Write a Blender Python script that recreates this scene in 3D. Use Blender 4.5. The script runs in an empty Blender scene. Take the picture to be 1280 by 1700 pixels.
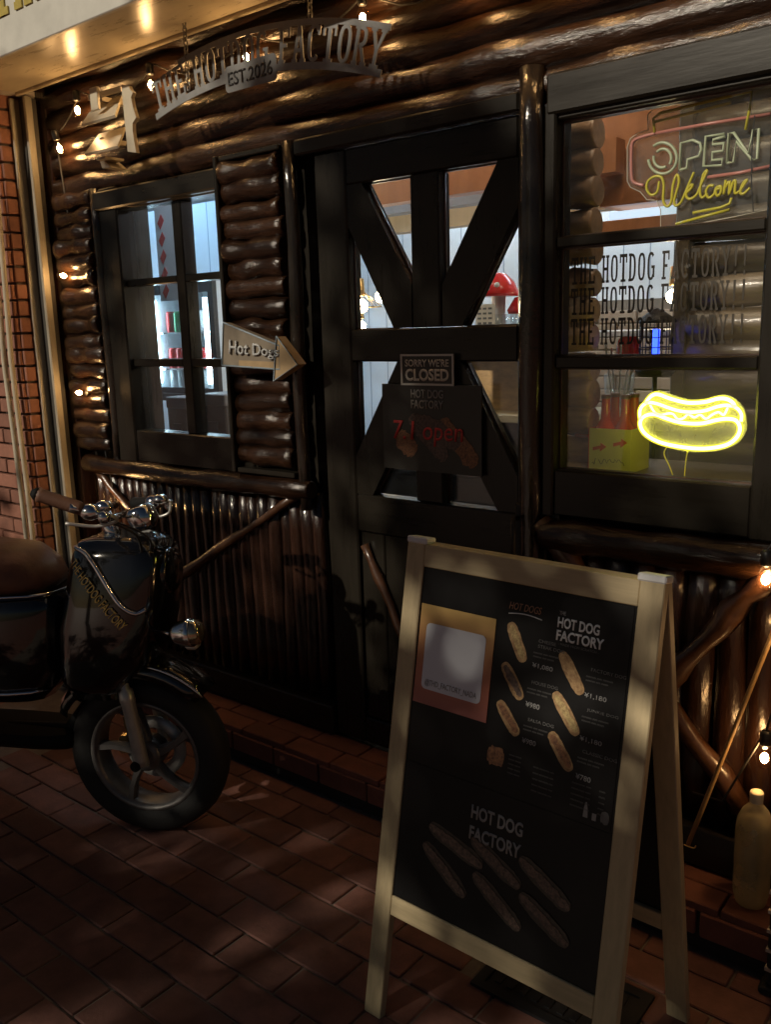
import bpy, bmesh, math, random
from mathutils import Vector, Matrix, Euler, noise as mnoise
R_ = math.radians
random.seed(7)
scene = bpy.context.scene
C = scene.collection

# ------------------------------------------------------------------ camera
CAMZ = 1.55
cam = bpy.data.cameras.new('camera')
cam.sensor_fit = 'VERTICAL'; cam.sensor_height = 36.0
cam.lens = 1462.9 * 36.0 / 1700.0
cam.clip_start = 0.02; cam.clip_end = 500
camo = bpy.data.objects.new('camera', cam); C.objects.link(camo)
camo.location = (0, 0, CAMZ)
camo.rotation_euler = (R_(78.276), R_(1.6305), R_(38.7276))
scene.camera = camo

# ------------------------------------------------------------------ night sky + street light
SUN_DIR = Vector((-0.27, -0.84, 0.47)).normalized()      # towards the light
world = bpy.data.worlds.new('World'); scene.world = world
world.use_nodes = True
wn = world.node_tree
sky = wn.nodes.new('ShaderNodeTexSky'); sky.sky_type = 'NISHITA'; sky.sun_disc = False
sky.sun_elevation = math.asin(SUN_DIR.z)
sky.sun_rotation = math.atan2(SUN_DIR.x, SUN_DIR.y)
bg = wn.nodes['Background']; wn.links.new(sky.outputs[0], bg.inputs[0])
bg.inputs[1].default_value = 0.009
sl = bpy.data.lights.new('sun', 'SUN'); sl.energy = 2.8; sl.angle = R_(0.8); sl.color = (1.0, 0.88, 0.70)
so = bpy.data.objects.new('sun', sl); C.objects.link(so)
so.rotation_euler = SUN_DIR.to_track_quat('Z', 'Y').to_euler()
so.location = SUN_DIR * 20
vs = scene.view_settings
vs.view_transform = 'Standard'; vs.look = 'None'; vs.gamma = 1.0; vs.exposure = 0.0; vs.use_curve_mapping = False
scene.render.engine = 'CYCLES'
cy = scene.cycles
cy.use_denoising = True
try: cy.denoiser = 'OPENIMAGEDENOISE'
except Exception: pass
cy.max_bounces = 8; cy.diffuse_bounces = 3; cy.glossy_bounces = 4; cy.transmission_bounces = 6
cy.transparent_max_bounces = 16; cy.volume_bounces = 0
cy.sample_clamp_indirect = 4.0; cy.caustics_reflective = False; cy.caustics_refractive = False
cy.use_light_tree = True

# ------------------------------------------------------------------ pixel -> place helpers (photograph pixels)
MW = camo.rotation_euler.to_matrix()
CO = Vector((0, 0, CAMZ))
def ray(x, y): return MW @ Vector(((x-640)/1462.9, -(y-850)/1462.9, -1.0))
def at(x, y, Y):
    d = ray(x, y); return CO + d*(Y/d.y)
def atz(x, y, z):
    d = ray(x, y); return CO + d*((z-CAMZ)/d.z)
def xz(x, y, Y=2.16):
    p = at(x, y, Y); return (p.x, p.z)

# ------------------------------------------------------------------ materials
MATS = {}
def mat(name, col, rough=0.5, metal=0.0, coat=0.0, var=0.0, vscale=(8, 8, 8), bump=0.0, bscale=(30, 30, 30), bdist=0.004,
        emit=None, estr=0.0, col2=None, spec=0.5, rand=0.0, coatr=0.08):
    m = bpy.data.materials.new(name); m.use_nodes = True
    nt = m.node_tree; N = nt.nodes; L = nt.links; b = N['Principled BSDF']
    b.inputs['Base Color'].default_value = (*col, 1); b.inputs['Roughness'].default_value = rough
    b.inputs['Metallic'].default_value = metal; b.inputs['Coat Weight'].default_value = coat
    b.inputs['Coat Roughness'].default_value = coatr
    b.inputs['Specular IOR Level'].default_value = spec
    if var or bump or rand:
        tc = N.new('ShaderNodeTexCoord'); src = tc.outputs['Object']
        oi = N.new('ShaderNodeObjectInfo')
        ad = N.new('ShaderNodeVectorMath'); ad.operation = 'MULTIPLY_ADD'
        cmb = N.new('ShaderNodeCombineXYZ')
        for k in range(3): L.new(oi.outputs['Random'], cmb.inputs[k])
        L.new(cmb.outputs[0], ad.inputs[0]); ad.inputs[1].default_value = (37, 53, 71); L.new(src, ad.inputs[2])
        src = ad.outputs[0]
    if var or rand:
        mp = N.new('ShaderNodeMapping'); mp.inputs['Scale'].default_value = vscale; L.new(src, mp.inputs[0])
        nz = N.new('ShaderNodeTexNoise'); nz.inputs['Scale'].default_value = 1; nz.inputs['Detail'].default_value = 6; nz.inputs['Roughness'].default_value = 0.65
        L.new(mp.outputs[0], nz.inputs[0])
        rp = N.new('ShaderNodeValToRGB')
        c2 = col2 if col2 else tuple(c*(1-var) for c in col)
        rp.color_ramp.elements[0].position = 0.3; rp.color_ramp.elements[1].position = 0.7
        rp.color_ramp.elements[0].color = (*c2, 1); rp.color_ramp.elements[1].color = (*col, 1)
        L.new(nz.outputs[0], rp.inputs[0])
        hs = N.new('ShaderNodeHueSaturation'); L.new(rp.outputs[0], hs.inputs['Color'])
        mr = N.new('ShaderNodeMapRange'); mr.inputs[3].default_value = 1-rand; mr.inputs[4].default_value = 1+rand
        L.new(oi.outputs['Random'], mr.inputs[0]); L.new(mr.outputs[0], hs.inputs['Value'])
        L.new(hs.outputs[0], b.inputs['Base Color'])
        mr2 = N.new('ShaderNodeMapRange'); mr2.inputs[3].default_value = max(0.02, rough*0.75); mr2.inputs[4].default_value = min(1, rough*1.3)
        L.new(nz.outputs[0], mr2.inputs[0]); L.new(mr2.outputs[0], b.inputs['Roughness'])
    if bump:
        mp = N.new('ShaderNodeMapping'); mp.inputs['Scale'].default_value = bscale; L.new(src, mp.inputs[0])
        nz = N.new('ShaderNodeTexNoise'); nz.inputs['Scale'].default_value = 1; nz.inputs['Detail'].default_value = 6; nz.inputs['Roughness'].default_value = 0.58
        L.new(mp.outputs[0], nz.inputs[0])
        bp = N.new('ShaderNodeBump'); bp.inputs['Strength'].default_value = bump; bp.inputs['Distance'].default_value = bdist
        L.new(nz.outputs[0], bp.inputs['Height']); L.new(bp.outputs[0], b.inputs['Normal'])
        if coat: L.new(bp.outputs[0], b.inputs['Coat Normal'])
    if emit:
        b.inputs['Emission Color'].default_value = (*emit, 1); b.inputs['Emission Strength'].default_value = estr
    MATS[name] = m
    return m
def glassmat(name, tint=(1, 1, 1), scatter=0.0, scattercol=(0.8, 0.8, 0.8), rough=0.02, ior=1.5):
    m = bpy.data.materials.new(name); m.use_nodes = True
    nt = m.node_tree; N = nt.nodes; L = nt.links; N.remove(N['Principled BSDF'])
    out = N['Material Output']
    tr = N.new('ShaderNodeBsdfTransparent'); tr.inputs[0].default_value = (*tint, 1)
    gl = N.new('ShaderNodeBsdfGlossy'); gl.inputs['Roughness'].default_value = rough
    fr = N.new('ShaderNodeFresnel')
    ge = N.new('ShaderNodeNewGeometry'); io = N.new('ShaderNodeMapRange'); L.new(ge.outputs['Backfacing'], io.inputs[0])
    io.inputs[3].default_value = ior; io.inputs[4].default_value = 1/ior; L.new(io.outputs[0], fr.inputs[0])
    mx = N.new('ShaderNodeMixShader'); L.new(fr.outputs[0], mx.inputs[0]); L.new(tr.outputs[0], mx.inputs[1]); L.new(gl.outputs[0], mx.inputs[2])
    last = mx
    if scatter:
        df = N.new('ShaderNodeBsdfDiffuse'); df.inputs[0].default_value = (*scattercol, 1)
        tl = N.new('ShaderNodeBsdfTranslucent'); tl.inputs[0].default_value = (*scattercol, 1)
        a = N.new('ShaderNodeMixShader'); a.inputs[0].default_value = 0.5; L.new(df.outputs[0], a.inputs[1]); L.new(tl.outputs[0], a.inputs[2])
        tc = N.new('ShaderNodeTexCoord'); nz = N.new('ShaderNodeTexNoise'); nz.inputs['Scale'].default_value = 14; nz.inputs['Detail'].default_value = 5
        L.new(tc.outputs['Object'], nz.inputs[0])
        mr = N.new('ShaderNodeMapRange'); mr.inputs[3].default_value = scatter*0.5; mr.inputs[4].default_value = scatter*1.5; L.new(nz.outputs[0], mr.inputs[0])
        m2 = N.new('ShaderNodeMixShader'); L.new(mr.outputs[0], m2.inputs[0]); L.new(mx.outputs[0], m2.inputs[1]); L.new(a.outputs[0], m2.inputs[2])
        last = m2
    L.new(last.outputs[0], out.inputs[0]); MATS[name] = m
    return m

GX, GY, GZ = (3, 60, 60), (60, 3, 60), (60, 60, 3)
mat('log', (0.036, 0.016, 0.008), 0.24, spec=0.38, coat=0.14, var=0.85, vscale=(6, 55, 55), bump=0.9, bscale=(13, 48, 48), bdist=0.006, rand=0.4, coatr=0.10)
mat('log_v', (0.034, 0.014, 0.008), 0.24, coat=0.4, var=0.65, vscale=(40, 40, 5), bump=0.8, bscale=(38, 38, 12), bdist=0.006, rand=0.4, coatr=0.08)
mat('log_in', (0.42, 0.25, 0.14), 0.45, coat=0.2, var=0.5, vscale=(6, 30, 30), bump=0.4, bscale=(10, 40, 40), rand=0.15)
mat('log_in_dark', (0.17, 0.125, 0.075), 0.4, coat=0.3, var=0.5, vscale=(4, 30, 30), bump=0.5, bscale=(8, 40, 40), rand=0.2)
mat('black_wood', (0.019, 0.016, 0.012), 0.28, coat=0.0, spec=0.28, var=0.35, vscale=(30, 30, 4), bump=0.10, bscale=(70, 70, 7), bdist=0.002, rand=0.15, coatr=0.10)
mat('black_wood_h', (0.019, 0.016, 0.012), 0.28, coat=0.0, spec=0.28, var=0.35, vscale=(4, 30, 30), bump=0.10, bscale=(7, 70, 70), bdist=0.002, rand=0.15, coatr=0.10)
mat('post_wood', (0.022, 0.016, 0.012), 0.16, coat=0.3, var=0.5, vscale=(30, 30, 6), bump=0.9, bscale=(26, 26, 9), bdist=0.006, rand=0.15, coatr=0.06)
mat('branch', (0.085, 0.036, 0.017), 0.35, coat=0.5, var=0.6, vscale=(20, 20, 20), bump=0.6, bscale=(30, 30, 30), coatr=0.15)
mat('paver', (0.22, 0.105, 0.085), 0.75, var=0.42, vscale=(14, 14, 14), bump=0.45, bscale=(90, 90, 90), bdist=0.003, rand=0.28, spec=0.35)
mat('mortar', (0.20, 0.165, 0.14), 0.9, var=0.4, vscale=(20, 20, 20), bump=0.4, bscale=(120, 120, 120))
mat('step_brick', (0.23, 0.085, 0.058), 0.72, var=0.4, vscale=(16, 16, 16), bump=0.4, bscale=(90, 90, 90), rand=0.2)
mat('dark_gap', (0.012, 0.012, 0.013), 0.7, var=0.3)
mat('pillar_brick', (0.27, 0.115, 0.075), 0.7, var=0.35, vscale=(20, 20, 20), bump=0.35, bscale=(90, 90, 90), rand=0.22)
mat('pillar_mortar', (0.10, 0.08, 0.07), 0.9, var=0.3)
mat('beige_paint', (0.56, 0.49, 0.36), 0.28, var=0.22, vscale=(7, 30, 7), bump=0.12, bscale=(14, 90, 14), bdist=0.002)
mat('fascia_paint', (0.62, 0.61, 0.55), 0.42, var=0.15, vscale=(10, 10, 10), bump=0.1, bscale=(60, 60, 60))
mat('rail_metal', (0.47, 0.43, 0.34), 0.38, metal=0.35, var=0.35, vscale=(30, 30, 6), bump=0.2, bscale=(70, 70, 70))
mat('rail_dark', (0.10, 0.095, 0.085), 0.45, metal=0.5, var=0.3)
mat('gold', (0.52, 0.41, 0.10), 0.4, metal=0.2, var=0.2, vscale=(40, 40, 40))
mat('gold_decal', (0.85, 0.62, 0.20), 0.3, metal=0.4)
mat('conduit', (0.52, 0.47, 0.36), 0.5, var=0.2)
mat('vent_paint', (0.60, 0.53, 0.40), 0.36, var=0.15, vscale=(15, 15, 15))
mat('sign_steel', (0.25, 0.25, 0.245), 0.55, metal=0.1, var=0.25, vscale=(30, 30, 30))
mat('chain', (0.18, 0.17, 0.16), 0.35, metal=0.9)
mat('white_wall', (0.80, 0.83, 0.86), 0.5, var=0.06, vscale=(5, 5, 5))
mat('groove', (0.36, 0.41, 0.48), 0.7)
mat('plaster', (0.55, 0.50, 0.44), 0.7, var=0.2)
mat('in_floor', (0.16, 0.13, 0.11), 0.5, var=0.3)
mat('in_ceiling', (0.55, 0.55, 0.55), 0.7)
mat('orange_ply', (0.46, 0.18, 0.065), 0.4, var=0.3, vscale=(18, 18, 3), rand=0.06)
mat('osb', (0.56, 0.36, 0.16), 0.6, var=0.45, vscale=(18, 18, 45))
mat('grey_beam', (0.22, 0.21, 0.21), 0.5, var=0.2)
mat('pale_wood', (0.58, 0.47, 0.28), 0.55, var=0.25, vscale=(60, 60, 5), bump=0.25, bscale=(120, 120, 9), bdist=0.0015)
mat('pale_wood_h', (0.58, 0.47, 0.28), 0.55, var=0.25, vscale=(5, 60, 60), bump=0.25, bscale=(9, 120, 120), bdist=0.0015)
mat('black_panel', (0.008, 0.008, 0.009), 0.35, spec=0.2, var=0.3, vscale=(6, 6, 6))
mat('print_black', (0.010, 0.010, 0.011), 0.4, spec=0.2, var=0.3, vscale=(10, 10, 10))
mat('print_white', (0.72, 0.74, 0.76), 0.5)
mat('print_grey', (0.30, 0.30, 0.30), 0.5)
mat('print_dim', (0.13, 0.13, 0.13), 0.5)
mat('print_red', (0.55, 0.05, 0.05), 0.5)
mat('print_brown', (0.40, 0.22, 0.13), 0.5)
mat('bun_print', (0.55, 0.36, 0.17), 0.5, var=0.5, vscale=(90, 90, 90), col2=(0.20, 0.10, 0.04))
mat('topping_print', (0.42, 0.20, 0.09), 0.5, var=0.9, vscale=(160, 160, 160), col2=(0.07, 0.03, 0.02))
mat('cheese_print', (0.66, 0.50, 0.22), 0.5, var=0.7, vscale=(140, 140, 140), col2=(0.20, 0.12, 0.05))
mat('dark_bun_print', (0.075, 0.055, 0.04), 0.5, var=0.9, vscale=(80, 80, 80), col2=(0.015, 0.012, 0.01))
mat('dark_top_print', (0.20, 0.13, 0.10), 0.5, var=0.95, vscale=(140, 140, 140), col2=(0.02, 0.012, 0.01))
mat('card_white', (0.74, 0.78, 0.86), 0.45)
mat('white_plastic', (0.74, 0.76, 0.78), 0.4)
mat('bike_black', (0.006, 0.006, 0.007), 0.12, coat=1.0, coatr=0.03)
mat('bike_matt', (0.008, 0.008, 0.008), 0.75, spec=0.15)
mat('chrome', (0.75, 0.75, 0.76), 0.08, metal=1.0)
mat('alloy', (0.55, 0.54, 0.52), 0.4, metal=0.6, var=0.2, vscale=(40, 40, 40))
mat('rim_grey', (0.21, 0.20, 0.195), 0.42, metal=0.6, var=0.3, vscale=(40, 40, 40))
mat('rubber', (0.014, 0.014, 0.014), 0.75, bump=0.3, bscale=(120, 120, 120))
mat('grip_brown', (0.16, 0.075, 0.045), 0.6, var=0.3, bump=0.4, bscale=(160, 160, 160))
mat('seat_leather', (0.17, 0.075, 0.042), 0.5, var=0.35, vscale=(25, 25, 25), bump=0.5, bscale=(45, 45, 45), bdist=0.004)
mat('caliper_gold', (0.62, 0.45, 0.20), 0.35, metal=0.7)
mat('amber', (0.50, 0.42, 0.30), 0.08, metal=0.9)
mat('water_cap', (0.66, 0.58, 0.40), 0.5)
mat('cable_black', (0.02, 0.02, 0.02), 0.5)
mat('bamboo', (0.42, 0.27, 0.12), 0.45, var=0.3, vscale=(30, 30, 5))
mat('socket_black', (0.015, 0.015, 0.015), 0.4)
mat('brass', (0.70, 0.48, 0.20), 0.3, metal=0.9)
mat('fridge_black', (0.03, 0.03, 0.032), 0.35)
mat('fridge_in', (0.75, 0.82, 0.88), 0.5)
mat('can_red', (0.62, 0.03, 0.03), 0.25, metal=0.2)
mat('can_green', (0.05, 0.42, 0.16), 0.25, metal=0.2)
mat('can_white', (0.75, 0.75, 0.76), 0.35)
mat('crate', (0.085, 0.075, 0.07), 0.6, var=0.3)
mat('beer_red', (0.50, 0.045, 0.02), 0.12, coat=0.6)
mat('beer_cap', (0.10, 0.035, 0.02), 0.4)
mat('carton', (0.72, 0.68, 0.22), 0.6, var=0.15)
mat('carton_red', (0.60, 0.10, 0.03), 0.5)
mat('red_gloss', (0.68, 0.02, 0.02), 0.25, coat=0.5)
mat('paper', (0.72, 0.66, 0.54), 0.7, var=0.15, vscale=(40, 40, 40))
mat('neon_off_white', (0.52, 0.60, 0.40), 0.3, var=0.15)
mat('neon_off_yellow', (0.62, 0.56, 0.05), 0.3)
mat('neon_off_pink', (0.55, 0.22, 0.18), 0.3)
mat('in_brick', (0.42, 0.30, 0.20), 0.8, var=0.3, rand=0.2)
mat('in_brick_mortar', (0.20, 0.16, 0.12), 0.9)
mat('leaf', (0.05, 0.09, 0.025), 0.6, var=0.4, rand=0.2)
mat('bark', (0.10, 0.075, 0.055), 0.9, var=0.4, bump=0.6)
mat('arrow_brown', (0.23, 0.19, 0.14), 0.5, var=0.35, vscale=(14, 14, 14))
mat('arrow_tan', (0.40, 0.28, 0.15), 0.5, var=0.3, vscale=(20, 20, 20))
mat('arrow_edge', (0.25, 0.32, 0.38), 0.45, var=0.2)
mat('arrow_letter', (0.42, 0.43, 0.43), 0.5)
mat('straw', (0.75, 0.75, 0.75), 0.5)
mat('iron', (0.03, 0.03, 0.032), 0.5, metal=0.6, var=0.4, bump=0.3)
mat('decal_dark', (0.03, 0.022, 0.012), 0.6)
mat('poster_door', (0.028, 0.025, 0.020), 0.4, var=0.4, vscale=(15, 15, 15))
mat('closed_letter', (0.62, 0.62, 0.56), 0.6)
mat('dim_letter', (0.34, 0.33, 0.29), 0.6)
glassmat('glass', scatter=0.012)  # slight light scattering put in for a hazy glow across the panes
glassmat('bulb_glass', tint=(1, 0.95, 0.86))
glassmat('acrylic', tint=(0.97, 0.98, 0.94), scatter=0.07)
glassmat('clear_cup', tint=(0.93, 0.95, 0.95), rough=0.05)
glassmat('pet', tint=(0.93, 0.90, 0.76), scatter=0.30, scattercol=(0.85, 0.80, 0.60))
mat('pet_water', (0.50, 0.45, 0.30), 0.15)
mat('filament', (1, 0.6, 0.25), emit=(1.0, 0.58, 0.24), estr=260)
mat('pendant_core', (1, 0.8, 0.5), emit=(1.0, 0.78, 0.45), estr=90)
mat('neon_core', (1, 1, 0.3), emit=(1.0, 0.93, 0.13), estr=20)
mat('tube_cool', (1, 1, 1), emit=(0.72, 0.88, 1.0), estr=75)
mat('tube_warm', (1, 1, 1), emit=(1.0, 0.80, 0.55), estr=40)
mat('tube_blue', (1, 1, 1), emit=(0.33, 0.66, 1.0), estr=95)
mat('strip_cool', (1, 1, 1), emit=(0.6, 0.82, 1.0), estr=1.1)
mat('tube_fridge', (1, 1, 1), emit=(0.55, 0.85, 1.0), estr=22)
mat('led_blue', (0.1, 0.2, 1), emit=(0.025, 0.07, 1.0), estr=5)
def fringemat():  # yellow fringe of the neon's bloom, built as a glowing shell
    m = bpy.data.materials.new('neon_jacket'); m.use_nodes = True
    N = m.node_tree.nodes; L = m.node_tree.links; N.remove(N['Principled BSDF'])
    t = N.new('ShaderNodeBsdfTransparent'); e = N.new('ShaderNodeEmission'); e.inputs[0].default_value = (1.0, 0.86, 0.03, 1); e.inputs[1].default_value = 1.5
    x = N.new('ShaderNodeMixShader'); x.inputs[0].default_value = 0.5
    L.new(t.outputs[0], x.inputs[1]); L.new(e.outputs[0], x.inputs[2]); L.new(x.outputs[0], N['Material Output'].inputs[0]); MATS['neon_jacket'] = m
fringemat()
glassmat('acrylic_glow', tint=(0.95, 0.97, 0.85), scatter=0.28)  # scattering raised so the sheet shows a halo around the tubes
# the QR card's printed colour runs from ochre to red
def cardmat():
    m = bpy.data.materials.new('card_gradient'); m.use_nodes = True
    N = m.node_tree.nodes; L = m.node_tree.links; b = N['Principled BSDF']
    tc = N.new('ShaderNodeTexCoord'); sp = N.new('ShaderNodeSeparateXYZ'); L.new(tc.outputs['Generated'], sp.inputs[0])
    rp = N.new('ShaderNodeValToRGB'); L.new(sp.outputs[2], rp.inputs[0])
    e = rp.color_ramp.elements; e[0].color = (0.38, 0.13, 0.11, 1); e[1].color = (0.52, 0.34, 0.11, 1)
    e.new(0.35).color = (0.50, 0.17, 0.10, 1)
    L.new(rp.outputs[0], b.inputs['Base Color']); b.inputs['Roughness'].default_value = 0.4
    MATS['card_gradient'] = m
cardmat()
def groundmat():
    m = bpy.data.materials.new('far_paving'); m.use_nodes = True
    N = m.node_tree.nodes; L = m.node_tree.links; b = N['Principled BSDF']
    tc = N.new('ShaderNodeTexCoord'); br = N.new('ShaderNodeTexBrick')
    br.inputs['Scale'].default_value = 1; br.inputs['Brick Width'].default_value = 0.215; br.inputs['Row Height'].default_value = 0.111
    br.inputs['Mortar Size'].default_value = 0.004
    br.inputs['Color1'].default_value = (0.24, 0.09, 0.06, 1); br.inputs['Color2'].default_value = (0.17, 0.065, 0.05, 1); br.inputs['Mortar'].default_value = (0.16, 0.13, 0.11, 1)
    L.new(tc.outputs['Object'], br.inputs[0]); L.new(br.outputs[0], b.inputs['Base Color']); b.inputs['Roughness'].default_value = 0.8
    MATS['far_paving'] = m
groundmat()

# ------------------------------------------------------------------ mesh builder
class B:
    def __init__(s): s.bm = bmesh.new()
    def quad(s, vs): 
        return s.bm.faces.new([s.bm.verts.new(v) for v in vs])
    def box(s, x0, x1, y0, y1, z0, z1, bev=0.0):
        vs = [s.bm.verts.new((x, y, z)) for x in (x0, x1) for y in (y0, y1) for z in (z0, z1)]
        fs = [s.bm.faces.new([vs[i] for i in f]) for f in ((0,1,3,2),(4,6,7,5),(0,4,5,1),(2,3,7,6),(0,2,6,4),(1,5,7,3))]
        if bev:
            es = list({e for f in fs for e in f.edges})
            bmesh.ops.bevel(s.bm, geom=es, offset=bev, segments=1, affect='EDGES')
        return s
    def prism(s, poly, y0, y1):              # polygon in XZ, from y0 (front) to y1
        a = [s.bm.verts.new((x, y0, z)) for x, z in poly]; b = [s.bm.verts.new((x, y1, z)) for x, z in poly]
        s.bm.faces.new(a); s.bm.faces.new(b[::-1])
        n = len(poly)
        for i in range(n): s.bm.faces.new((a[i], b[i], b[(i+1) % n], a[(i+1) % n]))
        return s
    def tube(s, pts, r, n=8, closed=False, caps=True, jitter=0.0, seed=0, radii=None):
        pts = [Vector(p) for p in pts]; m = len(pts); rings = []; prev = None
        for i, p in enumerate(pts):
            t = (pts[(i+1) % m]-pts[i-1]) if closed else (pts[min(i+1, m-1)]-pts[max(i-1, 0)])
            t.normalize()
            if prev is None: u = t.orthogonal().normalized()
            else:
                u = prev - t*prev.dot(t)
                u = u.normalized() if u.length > 1e-6 else t.orthogonal().normalized()
            prev = u; w = t.cross(u); rr = radii[i] if radii else r
            ring = []
            for k in range(n):
                a = 2*math.pi*k/n; q = rr
                d = u*math.cos(a)+w*math.sin(a)
                if jitter: q *= 1+jitter*mnoise.noise((p+d*rr)*9+Vector((seed*3.1, seed*1.7, seed)))*2
                ring.append(s.bm.verts.new(p+d*q))
            rings.append(ring)
        for i in range(m if closed else m-1):
            a, b = rings[i], rings[(i+1) % m]
            for k in range(n):
                f = s.bm.faces.new((a[k], a[(k+1) % n], b[(k+1) % n], b[k])); f.smooth = True
        if caps and not closed:
            s.bm.faces.new(rings[0][::-1]); s.bm.faces.new(rings[-1])
        return s
    def cyl(s, p0, p1, r0, r1=None, n=12): return s.tube([p0, p1], r0, n, radii=[r0, r0 if r1 is None else r1])
    def lathe(s, prof, origin=(0, 0, 0), axis=(0, 0, 1), n=20, smooth=True):   # prof: (r, h)
        ax = Vector(axis).normalized(); u = ax.orthogonal().normalized(); w = ax.cross(u); o = Vector(origin); rings = []
        for r, h in prof:
            if r < 1e-6: rings.append([s.bm.verts.new(o+ax*h)])
            else: rings.append([s.bm.verts.new(o+ax*h+(u*math.cos(2*math.pi*k/n)+w*math.sin(2*math.pi*k/n))*r) for k in range(n)])
        for a, b in zip(rings, rings[1:]):
            for k in range(n):
                k2 = (k+1) % n
                if len(a) == 1 and len(b) == 1: continue
                if len(a) == 1: f = s.bm.faces.new((a[0], b[k2], b[k]))
                elif len(b) == 1: f = s.bm.faces.new((a[k], a[k2], b[0]))
                else: f = s.bm.faces.new((a[k], a[k2], b[k2], b[k]))
                f.smooth = smooth
        return s
    def ball(s, c, r, n=12, sc=(1, 1, 1)):
        c = Vector(c); k = bmesh.ops.create_uvsphere(s.bm, u_segments=n, v_segments=max(6, n//2+2), radius=1)
        for v in k['verts']: v.co = Vector((v.co.x*r*sc[0], v.co.y*r*sc[1], v.co.z*r*sc[2]))+c
        for v in k['verts']:
            for f in v.link_faces: f.smooth = True
        return s
    def torus(s, c, axis, R, r, n=24, m=8):
        ax = Vector(axis).normalized(); u = ax.orthogonal().normalized(); w = ax.cross(u); c = Vector(c)
        return s.tube([c+(u*math.cos(2*math.pi*i/n)+w*math.sin(2*math.pi*i/n))*R for i in range(n)], r, m, closed=True)
    def loft(s, rings, closed_ring=True, caps=True, smooth=True):
        vr = [[s.bm.verts.new(p) for p in r] for r in rings]
        for a, b in zip(vr, vr[1:]):
            n = len(a)
            for k in range(n if closed_ring else n-1):
                f = s.bm.faces.new((a[k], a[(k+1) % n], b[(k+1) % n], b[k])); f.smooth = smooth
        if caps:
            s.bm.faces.new(vr[0][::-1]); s.bm.faces.new(vr[-1])
        return s
    def apply(s, M): bmesh.ops.transform(s.bm, matrix=M, verts=s.bm.verts); return s
    def mesh(s, name, m):
        bmesh.ops.recalc_face_normals(s.bm, faces=s.bm.faces)
        me = bpy.data.meshes.new(name); s.bm.to_mesh(me); s.bm.free()
        me.materials.append(MATS[m]); return me
    def obj(s, name, m, parent=None, loc=None):
        return link(name, s.mesh(name, m), parent, loc)
def link(name, me, parent=None, loc=None, rot=None):
    o = bpy.data.objects.new(name, me); C.objects.link(o)
    if parent: o.parent = parent
    if loc is not None: o.location = loc
    if rot is not None: o.rotation_euler = rot
    return o
def thing(name, label, cat, loc=(0, 0, 0), rot=None, group=None):
    o = bpy.data.objects.new(name, None); C.objects.link(o); o.location = loc; o.empty_display_size = 0.1
    if rot: o.rotation_euler = rot
    return tag(o, label, cat, group)
def tag(o, label, cat, group=None):
    o['label'] = label; o['category'] = cat
    if group: o['group'] = group
    return o
def structure(o): o['kind'] = 'structure'; return o
def part(name, parent, loc=(0, 0, 0)):       # an empty that groups the pieces of a part
    o = bpy.data.objects.new(name, None); C.objects.link(o); o.parent = parent; o.location = loc; o.empty_display_size = 0.05
    return o
_dg = None
def text_bm(s, w, h, bold=0.0, depth=0.001, keep=False, space=1.0, shear=0.0):
    """text as a bmesh fitted to a w x h box in the XZ plane, front face towards -Y"""
    cu = bpy.data.curves.new('t', 'FONT'); cu.body = s; cu.offset = bold; cu.space_character = space; cu.shear = shear
    cu.resolution_u = 3
    o = bpy.data.objects.new('t', cu); C.objects.link(o)
    dg = bpy.context.evaluated_depsgraph_get()
    me = bpy.data.meshes.new_from_object(o.evaluated_get(dg))
    bpy.data.objects.remove(o); bpy.data.curves.remove(cu)
    xs = [v.co.x for v in me.vertices]; ys = [v.co.y for v in me.vertices]
    x0, x1, y0, y1 = min(xs), max(xs), min(ys), max(ys)
    sx = w/(x1-x0); sy = h/(y1-y0)
    b = B(); b.bm.from_mesh(me); bpy.data.meshes.remove(me)
    for v in b.bm.verts: v.co = Vector(((v.co.x-x0)*sx, 0, (v.co.y-y0)*sy))
    if depth:
        r = bmesh.ops.extrude_face_region(b.bm, geom=b.bm.faces[:])
        for g in r['geom']:
            if isinstance(g, bmesh.types.BMVert): g.co.y -= depth
    return b
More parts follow.
